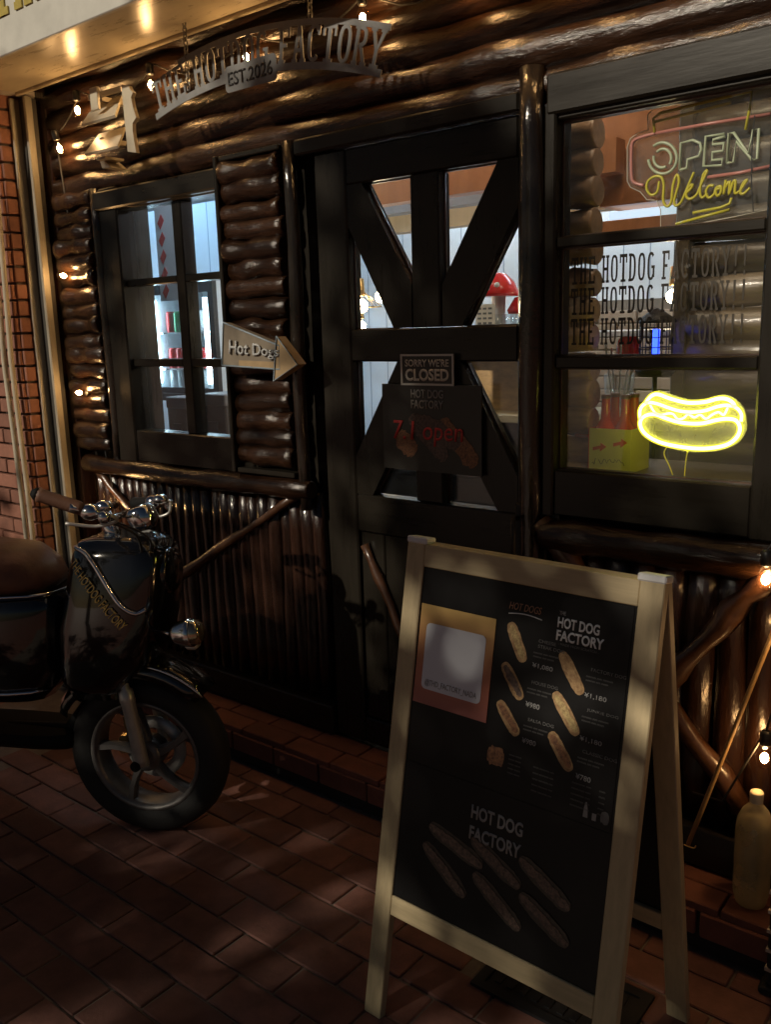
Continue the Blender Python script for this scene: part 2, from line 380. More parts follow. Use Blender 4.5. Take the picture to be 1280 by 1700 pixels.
# --- slab-serif (western) capitals, unit height, as polygons
def rc(a, b, c, d): return [(a, c), (b, c), (b, d), (a, d)]
def ringp(cx, cz, rx, rz, tx, tz, a0, a1, n=14):
    out = []
    for i in range(n):
        u = R_(a0+(a1-a0)*i/n); v = R_(a0+(a1-a0)*(i+1)/n)
        def P(a, rx, rz):
            c, s_ = math.cos(a), math.sin(a); e = 0.75
            return (cx+rx*math.copysign(abs(c)**e, c), cz+rz*math.copysign(abs(s_)**e, s_))
        out.append([P(u, rx, rz), P(v, rx, rz), P(v, rx-tx, rz-tz), P(u, rx-tx, rz-tz)])
    return out
SLAB = {
 'T': [rc(.22,.38,0,.88), rc(0,.6,.88,1), rc(.10,.50,0,.09), rc(0,.09,.68,.88), rc(.51,.6,.68,.88)],
 'H': [rc(.06,.2,.09,.91), rc(.4,.54,.09,.91), rc(.2,.4,.45,.56), rc(0,.26,0,.09), rc(.34,.6,0,.09), rc(0,.26,.91,1), rc(.34,.6,.91,1)],
 'E': [rc(.08,.22,.1,.9), rc(0,.56,.9,1), rc(0,.56,0,.1), rc(.22,.42,.45,.55), rc(.47,.56,.7,.9), rc(.47,.56,.1,.3)],
 'F': [rc(.08,.22,.09,.9), rc(0,.56,.9,1), rc(0,.32,0,.09), rc(.22,.42,.43,.53), rc(.47,.56,.68,.9)],
 'O': ringp(.3, .5, .28, .5, .14, .1, 0, 360),
 'D': [rc(.06,.2,.1,.9), rc(0,.2,.9,1), rc(0,.2,0,.1)] + ringp(.2, .5, .37, .5, .14, .1, -90, 90, 9),
 'G': ringp(.3, .5, .28, .5, .14, .1, 45, 320, 12) + [rc(.44,.58,.1,.42), rc(.34,.6,.42,.52)],
 'C': ringp(.3, .5, .28, .5, .14, .1, 42, 318, 12) + [rc(.47,.56,.7,.95)],
 'A': [[(.04,.09),(.17,.09),(.36,1),(.23,1)], [(.43,.09),(.57,.09),(.365,1),(.3,.75)], rc(.17,.43,.27,.37), rc(-.02,.22,0,.09), rc(.37,.62,0,.09)],
 'R': [rc(.06,.2,.09,.91), rc(0,.24,0,.09), rc(0,.24,.91,1)] + ringp(.24, .73, .3, .27, .13, .1, -90, 90, 7) + [[(.26,.46),(.4,.46),(.58,.09),(.44,.09)], rc(.4,.63,0,.09)],
 'Y': [rc(.23,.37,.09,.45), rc(.12,.48,0,.09), [(.02,.91),(.16,.91),(.37,.45),(.23,.45)], [(.44,.91),(.58,.91),(.372,.45),(.3,.5)], rc(-.03,.22,.91,1), rc(.38,.63,.91,1)],
 '!': [[(.2,.3),(.3,.3),(.34,1),(.16,1)], rc(.18,.32,0,.15)],
 'N': [rc(.06,.19,.09,1), rc(.42,.55,0,.91), [(.06,1),(.22,1),(.55,0),(.4,0)], rc(0,.25,0,.09), rc(.36,.6,.91,1)],
}
def slab_word(s, gap=0.14, space=0.42):
    x = 0; out = []
    for ch in s:
        if ch == ' ': x += space; continue
        g = []
        for p in SLAB[ch]: g.append([(x+a, b) for a, b in p])
        out.append(g); x += (0.5 if ch == '!' else 0.6)+gap
    return out, x-gap
def slab_words(s, x0, z0, w, h, y, depth, warp=None, gap=0.14):
    out = []
    for k, wd in enumerate(s.split(' ')):
        out.append(slab_line(B(), s, x0, z0, w, h, y, depth, warp, gap, k))
    return out
def slab_line(b, s, x0, z0, w, h, y, depth, warp=None, gap=0.14, only=None):
    gl, L = slab_word(s, gap); k = 0; wi = [i for i, q in enumerate(s.split(' ')) for _ in q]
    for g, wk in zip(gl, wi):
        if only is not None and wk != only: continue
        for p in g:
            pts = [(x0+a/L*w, z0+c*h) for a, c in p]
            if warp: pts = [warp(*q) for q in pts]
            b.prism(pts, y-depth-0.00004*(k % 9), y); k += 1
    return b
def logx(name, x0, x1, y, z, r, parent, m='log', seed=0, n=12, steps=None, tilt=0.0, squash=1.0, jit=.09):
    L = x1-x0; steps = steps or max(4, int(L/0.16)); rnd = random.Random(seed)
    pts = []; ph = rnd.random()*9
    for i in range(steps+1):
        f = i/steps
        pts.append((x0+L*f, y+0.004*math.sin(ph+f*L*2.1), z+tilt*(f-.5)+r*0.13*math.sin(ph*2+f*L*3.3)))
    radii = [r*(1+0.07*math.sin(ph*3+i*1.3)+0.05*rnd.uniform(-1, 1)) for i in range(steps+1)]
    ends = [radii[0]*.86]+radii+[radii[-1]*.86]
    pts = [(x0-0.006, pts[0][1], pts[0][2])]+pts+[(x1+0.006, pts[-1][1], pts[-1][2])]
    b = B().tube(pts, r, n, radii=ends, jitter=jit, seed=seed)
    if squash != 1: 
        for v in b.bm.verts: v.co.y = y+(v.co.y-y)*squash
    cx = Vector(((x0+x1)/2, y, z))
    for v in b.bm.verts: v.co -= cx
    return b.obj(name, m, parent, cx)
def logz(name, x, y, z0, z1, r, parent, m='log_v', seed=0, n=10):
    rnd = random.Random(seed); steps = max(4, int((z1-z0)/0.14)); ph = rnd.random()*9
    pts = [(x+r*0.13*math.sin(ph+i*1.1), y+r*.1*math.sin(ph+i*.8), z0+(z1-z0)*i/steps) for i in range(steps+1)]
    radii = [r*(1+0.06*math.sin(ph*2+i)+0.05*rnd.uniform(-1, 1)) for i in range(steps+1)]
    b = B().tube(pts, r, n, radii=radii, jitter=0.05, seed=seed); c = Vector((x, y, (z0+z1)/2))
    for v in b.bm.verts: v.co -= c
    return b.obj(name, m, parent, c)

# ================================================================== PAVEMENT
g = B(); g.quad([(-40, -40, 0), (40, -40, 0), (40, 40, 0), (-40, 40, 0)])
pav = structure(g.obj('pavement', 'far_paving', None, (-1.934, 1.121, -0.012)))
mb = B(); mb.quad([(-3.6, .2, 0), (.4, .2, 0), (.4, 2.05, 0), (-3.6, 2.05, 0)])
mb.obj('mortar_bed', 'mortar', pav, Vector((0, 0, -.006))-pav.location)
PW, PD = 0.2147, 0.1113
pmeshes = []
for k in range(5):
    b = B(); w, d = PW-0.0065, PD-0.0065
    b.box(-w/2, w/2, -d/2, d/2, -.03, 0, bev=0.003)
    rnd = random.Random(k)
    for v in b.bm.verts:
        v.co.x += rnd.uniform(-.0008, .0008); v.co.y += rnd.uniform(-.0008, .0008)
    pmeshes.append(b.mesh('paver', 'paver'))
cutm = B().box(-(PW-.0065)/2, (PW-.0065)/2, -.034, .034, -.03, 0, bev=.003).mesh('paver', 'paver')
rnd = random.Random(3); npav = 0
dr0, dr1 = (-1.03, 1.54), (-.66, 1.76)         # drain cover hole
for j in range(-4, 8):
    y0 = 1.121+j*PD; yc = y0+PD/2
    if yc+PD/2 > 1.985: continue
    off = 0 if j % 2 == 0 else PW/2+.002
    for i in range(-8, 9):
        xc = -1.934+off+PW/2+i*PW
        if xc < -3.1 or xc > -.12: continue
        # leave out what the photograph does not show
        d = MW.transposed() @ (Vector((xc, yc, 0))-CO)
        px, py = 640+1462.9*d.x/-d.z, 850-1462.9*d.y/-d.z
        if px < -90 or px > 1370 or py > 1820: continue
        if dr0[0]+.06 < xc < dr1[0]-.06 and dr0[1]+.04 < yc < dr1[1]-.04: continue
        o = link('paver', rnd.choice(pmeshes), pav, Vector((xc, yc, rnd.uniform(-.0015, .0015)))-pav.location, (rnd.gauss(0, .004), rnd.gauss(0, .006), rnd.gauss(0, .004)))
        npav += 1
for i in range(-8, 9):
    xc = -1.934+PW/2+PW/2+i*PW
    if -3.1 < xc < -.12: link('paver', cutm, pav, Vector((xc, 1.121+7*PD+.036, rnd.uniform(-.001, .001)))-pav.location)
print('pavers', npav)
# drain cover under the sandwich board
dc = thing('drain_cover', 'black iron drain cover set into brick paving beneath the sandwich board', 'drain cover', (-.845, 1.65, 0))
b = B(); b.box(-.185, .185, -.11, -.085, -.03, .008); b.box(-.185, .185, .085, .11, -.03, .008); b.box(-.185, -.16, -.085, .085, -.03, .008); b.box(.16, .185, -.085, .085, -.03, .008)
b.obj('frame', 'iron', dc)
B().box(-.158, .158, -.083, .083, -.03, .0035).obj('plate', 'iron', dc)
for i in range(9): B().box(-.14+i*.033, -.125+i*.033, -.07, .07, .0035, .007).obj('bar', 'iron', dc)

# ================================================================== BRICK STEP
st = thing('brick_step', 'low red brick step with dark joint running along foot of log shopfront', 'step', (0, 1.976, 0))
B().box(-3.75, .6, .012, .30, .0, .108).obj('core', 'dark_gap', st)
rnd = random.Random(5)
sm = B().box(-.104, .104, -.05, .05, -.034, .034, bev=.004).mesh('brick', 'step_brick')
tm = B().box(-.104, .104, -.042, .042, -.012, .012, bev=.003).mesh('tread_brick', 'step_brick')
for i in range(18):
    x = -3.55+i*.2155
    link('brick', sm, st, (x+rnd.uniform(-.002, .002), .047+rnd.uniform(-.002, .002), .078), (0, rnd.gauss(0, .006), 0))
    for r in range(2):
        link('brick', tm, st, (x+(.1 if r else .05), .040+.088*r+.006, .122+rnd.uniform(-.0015, .0015)), (rnd.gauss(0, .006), 0, rnd.gauss(0, .004)))

# ================================================================== SHOP BUILDING
shop = thing('shop_building', 'dark varnished log cabin shopfront with glazed door and windows', 'building', (0, 2.2, .12))
SO = Vector((0, 2.2, .12))
def sh(o): o.location = o.location-SO if o.parent is shop else o.location; return o
YW = 2.205                                      # wall face behind the logs
wall = part('wall', shop)
def wb(x0, x1, z0, z1, y0=YW, y1=2.30, m='black_wood'):
    b = B().box(x0, x1, y0, y1, z0, z1); b.apply(Matrix.Translation(-SO)); return b.obj('wall_panel', m, wall)
wb(-3.75, .8, 2.10, 3.1); wb(-3.75, -3.05, .12, 2.098); wb(-2.34, -1.995, .12, 2.098); wb(-3.048, -2.342, .12, 1.15)
wb(-1.155, .8, .12, 1.145); wb(-.55, .8, 1.147, 2.098)
def sp(b, name, m, parent=None):                 # piece given in world coordinates under the shop
    b.apply(Matrix.Translation(-SO)); return b.obj(name, m, parent or shop)
# upper logs
for i in range(7):
    z = 2.155+i*.083
    sh(logx('log', -3.46, .75, 2.185, z, .052, shop, seed=20+i, tilt=random.Random(i).uniform(-.012, .012), steps=34))
# boards left of the log panel, posts
sp(B().box(-3.53, -3.455, 2.14, 2.21, .13, 2.6, bev=.004), 'corner_board', 'log_v')
def rpost(x, y, z0, z1, r, seed): return sh(logz('post', x, y, z0, z1, r, shop, 'post_wood', seed, 14))
rpost(-1.207, 2.135, .14, 2.19, .034, 3); rpost(-2.085, 2.135, .95, 2.14, .022, 4); rpost(-3.165, 2.145, 1.02, 2.12, .024, 5)
# head board over door and windows
sp(B().box(-3.16, -2.34, 2.12, 2.20, 2.035, 2.105, bev=.006), 'head_board', 'black_wood_h')
sp(B().box(-2.06, -1.245, 2.125, 2.20, 2.092, 2.14, bev=.006), 'head_board', 'black_wood_h')
sp(B().box(-1.165, .7, 2.125, 2.20, 2.068, 2.165, bev=.006), 'head_board', 'black_wood_h')
# log panels beside the left window
def log_panel(x0, x1, z0, z1, n, r, seed, y=2.15):
    p = part('log_panel', shop); rnd = random.Random(seed)
    pitch = (z1-z0)/n
    for i in range(n):
        o = logx('log', x0+rnd.uniform(0, .012), x1-rnd.uniform(0, .012), y+rnd.uniform(-.004, .004), z0+pitch*(i+.5), r*rnd.uniform(.93, 1.1), p, 'log', seed*50+i, steps=9, tilt=rnd.uniform(-.009, .009), n=14, jit=.17)
        o.location -= SO
    return p
log_panel(-3.445, -3.195, 1.075, 2.125, 17, .036, 2)
pr = log_panel(-2.395, -2.125, 1.09, 2.11, 16, .037, 3, y=2.145)
b = B(); b.box(-2.415, -2.398, 2.10, 2.20, 1.06, 2.135, bev=.003); sp(b, 'panel_edge', 'black_wood', pr)
for z0, z1 in ((2.118, 2.135), (1.06, 1.078)): sp(B().box(-2.396, -2.11, 2.11, 2.2, z0, z1, bev=.003), 'panel_rail', 'black_wood_h', pr)
# sill logs and lower walls
sh(logx('sill_log', -3.38, -2.06, 2.135, 1.018, .036, shop, seed=61, steps=16))
sh(logx('sill_log', -1.16, .7, 2.13, .985, .045, shop, seed=62, steps=20))
def half_logs(x0, x1, z0, z1, pitch, r, seed, m='log_v'):
    p = part('vertical_log_wall', shop); n = int((x1-x0)/pitch)
    for i in range(n):
        o = logz('half_log', x0+pitch*(i+.5), YW-.01, z0, z1+random.Random(i).uniform(-.01, .01), r*random.Random(seed+i).uniform(.9, 1.12), p, m, seed*90+i, n=10); o.location -= SO
    return p
half_logs(-3.40, -2.05, .24, 1.0, .054, .030, 4)
half_logs(-1.155, .2, .24, .965, .077, .044, 6)
sp(B().box(-3.45, -2.0, 2.13, 2.205, .14, .245, bev=.005), 'base_board', 'black_wood_h')
sp(B().box(-1.16, .7, 2.115, 2.205, .14, .25, bev=.005), 'base_board', 'black_wood_h')
def branch(p0, p1, r, seed, name='brace'):
    p0, p1 = Vector(p0), Vector(p1); rnd = random.Random(seed); n = 9
    pts = [p0.lerp(p1, i/n)+Vector((rnd.uniform(-1, 1), 0, rnd.uniform(-1, 1)))*r*.28 for i in range(n+1)]
    rad = [r*(1+.18*rnd.uniform(-1, 1)+(.35 if rnd.random() < .2 else 0)) for _ in range(n+1)]
    return sp(B().tube(pts, r, 10, radii=rad, jitter=.08, seed=seed), name, 'branch')
branch(at(900, 865, 2.135), at(1232, 1345, 2.135), .026, 11)
branch(at(1300, 935, 2.115), at(1080, 1160, 2.115), .026, 12)
branch(at(165, 785, 2.15), at(250, 885, 2.15), .016, 13)
branch(at(495, 822, 2.15), at(270, 975, 2.15), .017, 14)

# ---- left window
lw = part('window', shop)
zr = [(1.178, 1.432), (1.462, 1.742), (1.768, 2.03)]
def lwp(b, n, m): return sp(b, n, m, lw)
lwp(B().box(-3.165, -3.03, 2.135, 2.22, 1.04, 2.118, bev=.006), 'jamb', 'black_wood')
lwp(B().box(-2.355, -2.33, 2.15, 2.22, 1.04, 2.118), 'jamb', 'black_wood')
lwp(B().box(-3.03, -2.34, 2.14, 2.22, 1.05, 1.178, bev=.005), 'rail', 'black_wood_h')
lwp(B().box(-3.03, -2.34, 2.145, 2.22, 2.03, 2.09, bev=.005), 'rail', 'black_wood_h')
lwp(B().box(-2.72, -2.668, 2.155, 2.215, 1.178, 2.03, bev=.004), 'mullion', 'black_wood')
for z0, z1 in ((1.432, 1.462), (1.742, 1.768)):
    lwp(B().box(-3.03, -2.72, 2.157, 2.213, z0, z1, bev=.003), 'glazing_bar', 'black_wood_h')
    lwp(B().box(-2.668, -2.355, 2.157, 2.213, z0, z1, bev=.003), 'glazing_bar', 'black_wood_h')
for z0, z1 in zr:
    for x0, x1 in ((-3.03, -2.715), (-2.673, -2.355)):
        lwp(B().box(x0, x1, 2.186, 2.190, z0-.004, z1+.004), 'pane', 'glass')
# ---- right window
rw = part('window', shop)
def rwp(b, n, m): return sp(b, n, m, rw)
RX0, RX1 = -1.139, -.618
rwp(B().box(-1.172, RX0, 2.13, 2.22, 1.03, 2.10, bev=.005), 'jamb', 'black_wood')
rwp(B().box(RX1, -.50, 2.135, 2.22, 1.03, 2.10, bev=.006), 'jamb', 'black_wood')
for z0, z1 in ((1.035, 1.160), (1.434, 1.466), (1.743, 1.771), (2.056, 2.098)):
    rwp(B().box(RX0, RX1, 2.14, 2.215, z0, z1, bev=.004), 'rail', 'black_wood_h')
for z0, z1 in ((1.160, 1.434), (1.466, 1.743), (1.771, 2.056)):
    rwp(B().box(RX0-.003, RX1+.003, 2.176, 2.180, z0-.003, z1+.003), 'pane', 'glass')
    bd = B()
    for a in ((RX0, RX0+.004, z0, z1), (RX1-.004, RX1, z0, z1), (RX0, RX1, z0, z0+.004), (RX0, RX1, z1-.004, z1)):
        bd.box(a[0], a[1], 2.168, 2.175, a[2], a[3])
    rwp(bd, 'glazing_bead', 'branch')
lt = B()
for k in range(3):
    slab_line(lt, 'THE HOTDOG FACTORY!!', -1.112, 1.650-k*.078, .45, .068, 2.1745, .0006)
rwp(lt, 'window_lettering', 'decal_dark')
# ---- dark logs beyond the second window stand in for a reflection; ---- door
dr = part('door', shop)
def dp(b, n, m='black_wood'): return sp(b, n, m, dr)
DL, DR_, DC = -1.862, -1.258, -1.567
dp(B().box(-1.99, DL, 2.145, 2.205, .145, 2.088, bev=.005), 'stile')
dp(B().box(DR_, -1.165, 2.145, 2.205, .145, 2.088, bev=.005), 'stile')
dp(B().box(DL, DR_, 2.147, 2.205, 1.984, 2.088, bev=.005), 'rail', 'black_wood_h')
dp(B().box(DL, DR_, 2.146, 2.205, 1.453, 1.551, bev=.004), 'rail', 'black_wood_h')
dp(B().box(DL, DR_, 2.147, 2.205, .90, 1.024, bev=.005), 'rail', 'black_wood_h')
dp(B().box(DC-.049, DC+.052, 2.144, 2.203, 1.026, 1.452, bev=.004), 'mullion')
dp(B().box(DC-.049, DC+.052, 2.144, 2.203, 1.552, 1.983, bev=.004), 'mullion')
dp(B().prism([(-1.802, 1.984), (-1.622, 1.680), (-1.622, 1.552), (-1.692, 1.552), (-1.861, 1.862), (-1.861, 1.984)], 2.150, 2.2), 'brace')
dp(B().prism([(-1.322, 1.984), (-1.510, 1.672), (-1.510, 1.552), (-1.443, 1.552), (-1.259, 1.860), (-1.259, 1.984)], 2.150, 2.2), 'brace')
dp(B().prism([(-1.796, 1.025), (-1.622, 1.315), (-1.622, 1.452), (-1.682, 1.452), (-1.861, 1.150), (-1.861, 1.025)], 2.150, 2.2), 'brace')
dp(B().prism([(-1.326, 1.025), (-1.510, 1.325), (-1.510, 1.452), (-1.447, 1.452), (-1.259, 1.130), (-1.259, 1.025)], 2.150, 2.2), 'brace')
for poly in ([(-1.80, 1.985), (-1.616, 1.985), (-1.616, 1.67)], [(-1.863, 1.85), (-1.863, 1.55), (-1.69, 1.55)],
             [(-1.515, 1.985), (-1.32, 1.985), (-1.515, 1.665)], [(-1.257, 1.865), (-1.445, 1.55), (-1.257, 1.55)],
             [(-1.863, 1.455), (-1.68, 1.455), (-1.863, 1.145)], [(-1.257, 1.455), (-1.449, 1.455), (-1.257, 1.125)],
             [(-1.80, 1.02), (-1.616, 1.02), (-1.616, 1.325)], [(-1.515, 1.02), (-1.32, 1.02), (-1.515, 1.335)]):
    cx = sum(p[0] for p in poly)/3; cz = sum(p[1] for p in poly)/3
    dp(B().prism([(cx+(x-cx)*1.03, cz+(z-cz)*1.03) for x, z in poly], 2.184, 2.188), 'pane', 'glass')
    bd = B()
    for i in range(3):
        a, c = Vector((poly[i][0], 2.177, poly[i][1])), Vector((poly[(i+1) % 3][0], 2.177, poly[(i+1) % 3][1]))
        m = Vector((cx, 2.177, cz)); a = a.lerp(m, .012); c = c.lerp(m, .012)
        bd.tube([a, c], .0035, 6)
    dp(bd, 'glazing_bead', 'branch')
for i in range(6):
    x0 = DL+i*.1007; dp(B().box(x0+.0015, x0+.0992, 2.160, 2.2, .24, .898, bev=.004), 'plank')
dp(B().box(DL, DR_, 2.150, 2.2, .145, .238, bev=.004), 'rail', 'black_wood_h')
bb = branch((-1.84, 2.150, .86), (-1.60, 2.150, .40), .014, 15); bb.parent = dr
hd = dp(B().tube([(-1.235, 2.11, 1.02), (-1.235, 2.085, 1.03), (-1.235, 2.085, .92), (-1.235, 2.11, .90)], .008, 8), 'handle', 'iron')
dp(B().box(-1.25, -1.22, 2.118, 2.146, .80, 1.06, bev=.004), 'lock_plate', 'iron')

# ---- interior shell
inn = part('interior', shop)
def ip(b, n, m, parent=None): return sp(b, n, m, parent or inn)
IX0, IX1, IY1, ICZ = -4.9, .75, 4.35, 2.62
ip(B().box(IX0, IX1, 2.31, IY1, .06, .125), 'floor', 'in_floor')
ip(B().box(IX0, IX1, 2.31, IY1, ICZ, ICZ+.06), 'ceiling', 'in_ceiling')
ip(B().box(IX0, IX1, IY1, IY1+.08, .06, ICZ), 'back_wall', 'white_wall')
ip(B().box(IX0-.08, IX0, 2.31, IY1, .06, ICZ), 'side_wall', 'white_wall')
ip(B().box(IX1, IX1+.08, 2.31, IY1, .06, ICZ), 'side_wall', 'plaster')
ip(B().box(IX0, -3.75, 2.22, 2.30, .06, ICZ), 'front_wall', 'plaster')
for i in range(14): ip(B().box(IX0, IX0+.002, 2.5+i*.14, 2.506+i*.14, .1, ICZ-.01), 'groove', 'groove')
for i in range(30): ip(B().box(-4.6+i*.14, -4.594+i*.14, IY1-.002, IY1, .1, ICZ-.01), 'groove', 'groove')
# grey wooden reveal left of left window, beams
ip(B().box(-4.85, -2.4, 3.35, 3.45, 2.28, 2.61), 'beam', 'grey_beam')
def zl(y, Y): return at(780, y, Y).z
ip(B().box(-3.2, -1.35, 2.95, 3.02, zl(319, 2.95), zl(268, 2.95)), 'bulkhead', 'orange_ply')
ip(B().box(-3.6, -1.35, 3.28, 3.36, zl(338, 3.28), zl(312, 3.28)), 'beam', 'grey_beam')
ip(B().box(-3.9, -1.35, 3.72, 3.80, zl(373, 3.72), zl(343, 3.72)), 'beam', 'bamboo')
# orange cabinets seen through the right window
p0 = at(993, 360, 3.05); p1 = at(1148, 205, 3.05)
def zc(y): return at(1050, y, 3.05).z
ip(B().box(p0.x, p1.x, 3.05, 3.5, zc(338), 2.61, bev=.003), 'cupboard', 'orange_ply')
ip(B().box(p0.x, p1.x+.02, 3.02, 3.5, zc(386), zc(364), bev=.003), 'shelf_board', 'orange_ply')
ip(B().box(p0.x+.02, p1.x, 3.10, 3.5, zc(360), zc(345)), 'light_strip', 'strip_cool')
# osb side wall and lit brick panel
q0 = at(800, 700, 3.3); q1 = at(880, 700, 3.3)
ip(B().box(-2.35, -1.74, 3.3, 3.36, .15, 1.50), 'osb_panel', 'osb')
ip(B().box(-1.45, .7, 4.28, 4.345, .15, 1.62), 'brick_backing', 'in_brick_mortar')
ibm = B().box(-.10, .10, -.01, .01, -.029, .029, bev=.003).mesh('brick', 'in_brick')
ibw = part('brick_panel', shop)
for j in range(9):
    for i in range(8):
        link('brick', ibm, ibw, Vector((-2.35+i*.21+(j % 2)*.105, 4.285, 1.05+j*.066))-SO)
ip(B().box(-2.5, -.7, 4.29, 4.34, 1.0, 1.66), 'brick_backing', 'in_brick_mortar')
# short log corner just inside the right window, and dark logs built in place of a reflection
lc = part('log_corner', shop)
for i in range(14):
    z = 1.02+i*.081
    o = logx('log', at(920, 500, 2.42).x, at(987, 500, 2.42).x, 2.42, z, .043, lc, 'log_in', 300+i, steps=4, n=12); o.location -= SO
pt = part('log_partition', shop)
xp = at(1137, 500, 2.80).x
for i in range(16):
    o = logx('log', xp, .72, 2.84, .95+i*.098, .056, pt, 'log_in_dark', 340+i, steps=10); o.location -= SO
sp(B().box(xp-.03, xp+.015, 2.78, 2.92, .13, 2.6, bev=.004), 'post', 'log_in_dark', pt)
# counter
ct = part('counter', shop)
sp(B().box(-2.2, -.55, 3.15, 3.6, 1.155, 1.19, bev=.004), 'counter_top', 'pale_wood_h', ct)
sp(B().box(-2.15, -.6, 3.2, 3.58, .125, 1.153), 'counter_front', 'crate', ct)
sp(B().box(-1.16, -.3, 2.31, 2.68, 1.095, 1.125, bev=.003), 'window_ledge', 'log_in_dark', ct)
# ceiling fluorescent fittings and two added warm strips
lk = thing('low_counter', 'dark low counter standing inside behind the door\'s bottom panes', 'counter', (-2.1, 2.62, .125))
B().box(-.75, .62, -.02, .28, .0, .90, bev=.004).obj('front', 'crate', lk)
B().box(-.77, .64, -.04, .30, .902, .935, bev=.004).obj('top', 'grey_beam', lk)
for x, y, L in ((-4.2, 2.85, .9), (-4.35, 3.95, .9), (-2.9, 2.62, 1.0), (-2.6, 4.05, 1.1), (-1.5, 3.9, 1.0), (-.95, 2.375, .6), (-1.9, 2.50, .6)):
    cl = thing('ceiling_light', 'warm strip light on the ceiling just inside the shop front wall' if y < 2.6 else 'white fluorescent strip fitted to the ceiling inside the shop', 'ceiling light', (x, y, ICZ), group='fluorescent strips inside the shop')
    warm = y < 2.6  # unseen warm strips, added to brighten the log corner and bulkhead
    B().box(-L/2, L/2, -.06, .06, -.03, -.001).obj('housing', 'white_plastic', cl)
    B().cyl((-L/2+.02, 0, -.045), (L/2-.02, 0, -.045), .016, n=10).obj('tube', 'tube_warm' if warm else 'tube_blue' if x < -4 else 'tube_cool', cl)

# ================================================================== roller shutter box / fascia and rail
ZS = 2.52
fb = thing('shutter_box', 'beige shutter box above the logs with gold lettering on pale fascia', 'fascia', (-2.0, 1.75, ZS))
def fp(b, n, m): b.apply(Matrix.Translation((2.0, -1.75, -ZS))); return b.obj(n, m, fb)
fp(B().box(-6, .9, 1.757, 1.775, ZS-.012, 3.3, bev=.003), 'fascia_panel', 'fascia_paint')
fp(B().box(-3.52, .9, 1.777, 2.05, ZS, ZS+.02), 'soffit', 'beige_paint')
fp(B().box(-3.52, .9, 2.052, 2.066, ZS-.012, ZS+.2, bev=.002), 'soffit_lip', 'beige_paint')
fp(B().box(-6, .9, 1.78, 2.2, 3.28, 3.3), 'top_panel', 'fascia_paint')
fp(B().box(-6, -3.522, 1.777, 2.3, ZS, ZS+.02), 'soffit', 'plaster')
x0, z0 = at(2, 42, 1.757).x, at(2, 42, 1.757).z
for wd in slab_words('THE HOTDOG FACTORY', x0-.03, 2.625, 2.2, .26, 1.757, .006): fp(wd, 'lettering', 'gold')
rl = thing('shutter_rail', 'tall beige steel shutter guide rail between brick pillar and logs', 'shutter rail', (-3.5, 2.06, .12))
def rp(b, n, m): b.apply(Matrix.Translation((3.5, -2.06, -.12))); return b.obj(n, m, rl)
rp(B().box(-3.50, -3.482, 2.070, 2.10, .12, ZS-.013, bev=.002), 'inner_flange', 'rail_metal')
rp(B().box(-3.56, -3.502, 2.088, 2.13, .12, ZS-.013), 'channel', 'rail_dark')
rp(B().box(-3.575, -3.56, 2.05, 2.13, .12, ZS-.013, bev=.002), 'outer_flange', 'rail_metal')

# ================================================================== brick pillar + conduits
bp_ = thing('brick_pillar', 'red brick pillar at the end of the shopfront behind beige conduit pipes', 'pillar', (-4.0, 2.0, 0))
B().box(-.6, .403, .014, .30, 0, 3.2).obj('core', 'pillar_mortar', bp_)
fm = B().box(-.104, .104, -.014, .05, -.029, .029, bev=.003).mesh('brick', 'pillar_brick')
hm = B().box(-.05, .05, -.014, .05, -.029, .029, bev=.003).mesh('brick', 'pillar_brick')
rm = B().box(-.03, .014, -.062, .052, -.029, .029, bev=.003).mesh('brick', 'pillar_brick')
rnd = random.Random(9)
for j in range(46):
    z = .035+j*.0685
    for i in range(4):
        x = .30-i*.216-(.108 if j % 2 else 0)
        link('brick', fm, bp_, (x+rnd.uniform(-.002, .002), .002, z))
    if j % 2: link('brick', hm, bp_, (.354, .002, z))
    link('brick', rm, bp_, (.404+rnd.uniform(-.002, .002), .066, z))
def conduit(p, label, r):
    o = B().tube(p, r, 10).obj('conduit_pipe', 'conduit')
    c = p[-1].copy()
    for v in o.data.vertices: v.co -= c
    o.location = c
    return tag(o, label, 'pipe')
YC = 1.965
conduit([at(-40, 60, YC), at(-25, 300, YC), at(-2, 500, YC), at(6, 600, YC), at(22, 720, YC), at(36, 830, YC), at(50, 950, YC), at(62, 1060, YC), Vector((at(70, 1100, YC).x, YC, .0))], 'left of two beige conduit pipes bending down the brick pillar', .0115)
conduit([at(-22, 60, YC), at(-8, 300, YC), at(10, 500, YC), at(18, 600, YC), at(33, 720, YC), at(47, 830, YC), at(60, 950, YC), at(72, 1060, YC), Vector((at(80, 1100, YC).x, YC, .0))], 'right of two beige conduit pipes, nearer the shutter rail', .0115)

# ================================================================== string lights
sockm = B().lathe([(.0, .034), (.010, .034), (.0135, .028), (.0135, .0), (.011, -.004), (0, -.004)], n=12).mesh('socket', 'socket_black')
glm = B().lathe([(.010, -.004), (.012, -.012), (.019, -.026), (.022, -.038), (.019, -.052), (.011, -.060), (0, -.062)], n=16).mesh('glass', 'bulb_glass')
fim = B().ball((0, 0, -.036), .0095, 12, (1, 1, 1.35)).mesh('filament', 'filament')
def string_light(label, bulbs, path, loc):
    t = thing('string_light', label, 'string light', loc, group='festoon bulb strings on the shopfront')
    L = Vector(loc)
    B().tube([Vector(p)-L for p in path], .003, 6).obj('cable', 'cable_black', t)
    for p, rot in bulbs:
        bo = part('bulb', t); bo.location = Vector(p)-L; bo.rotation_euler = rot
        link('socket', sockm, bo); link('glass', glm, bo); link('filament', fim, bo)
    return t
def bl(x, y, Y, rot=(0, 0, 0)): return (at(x, y, Y)+Vector((0, 0, .036)), rot)
YB = 2.085
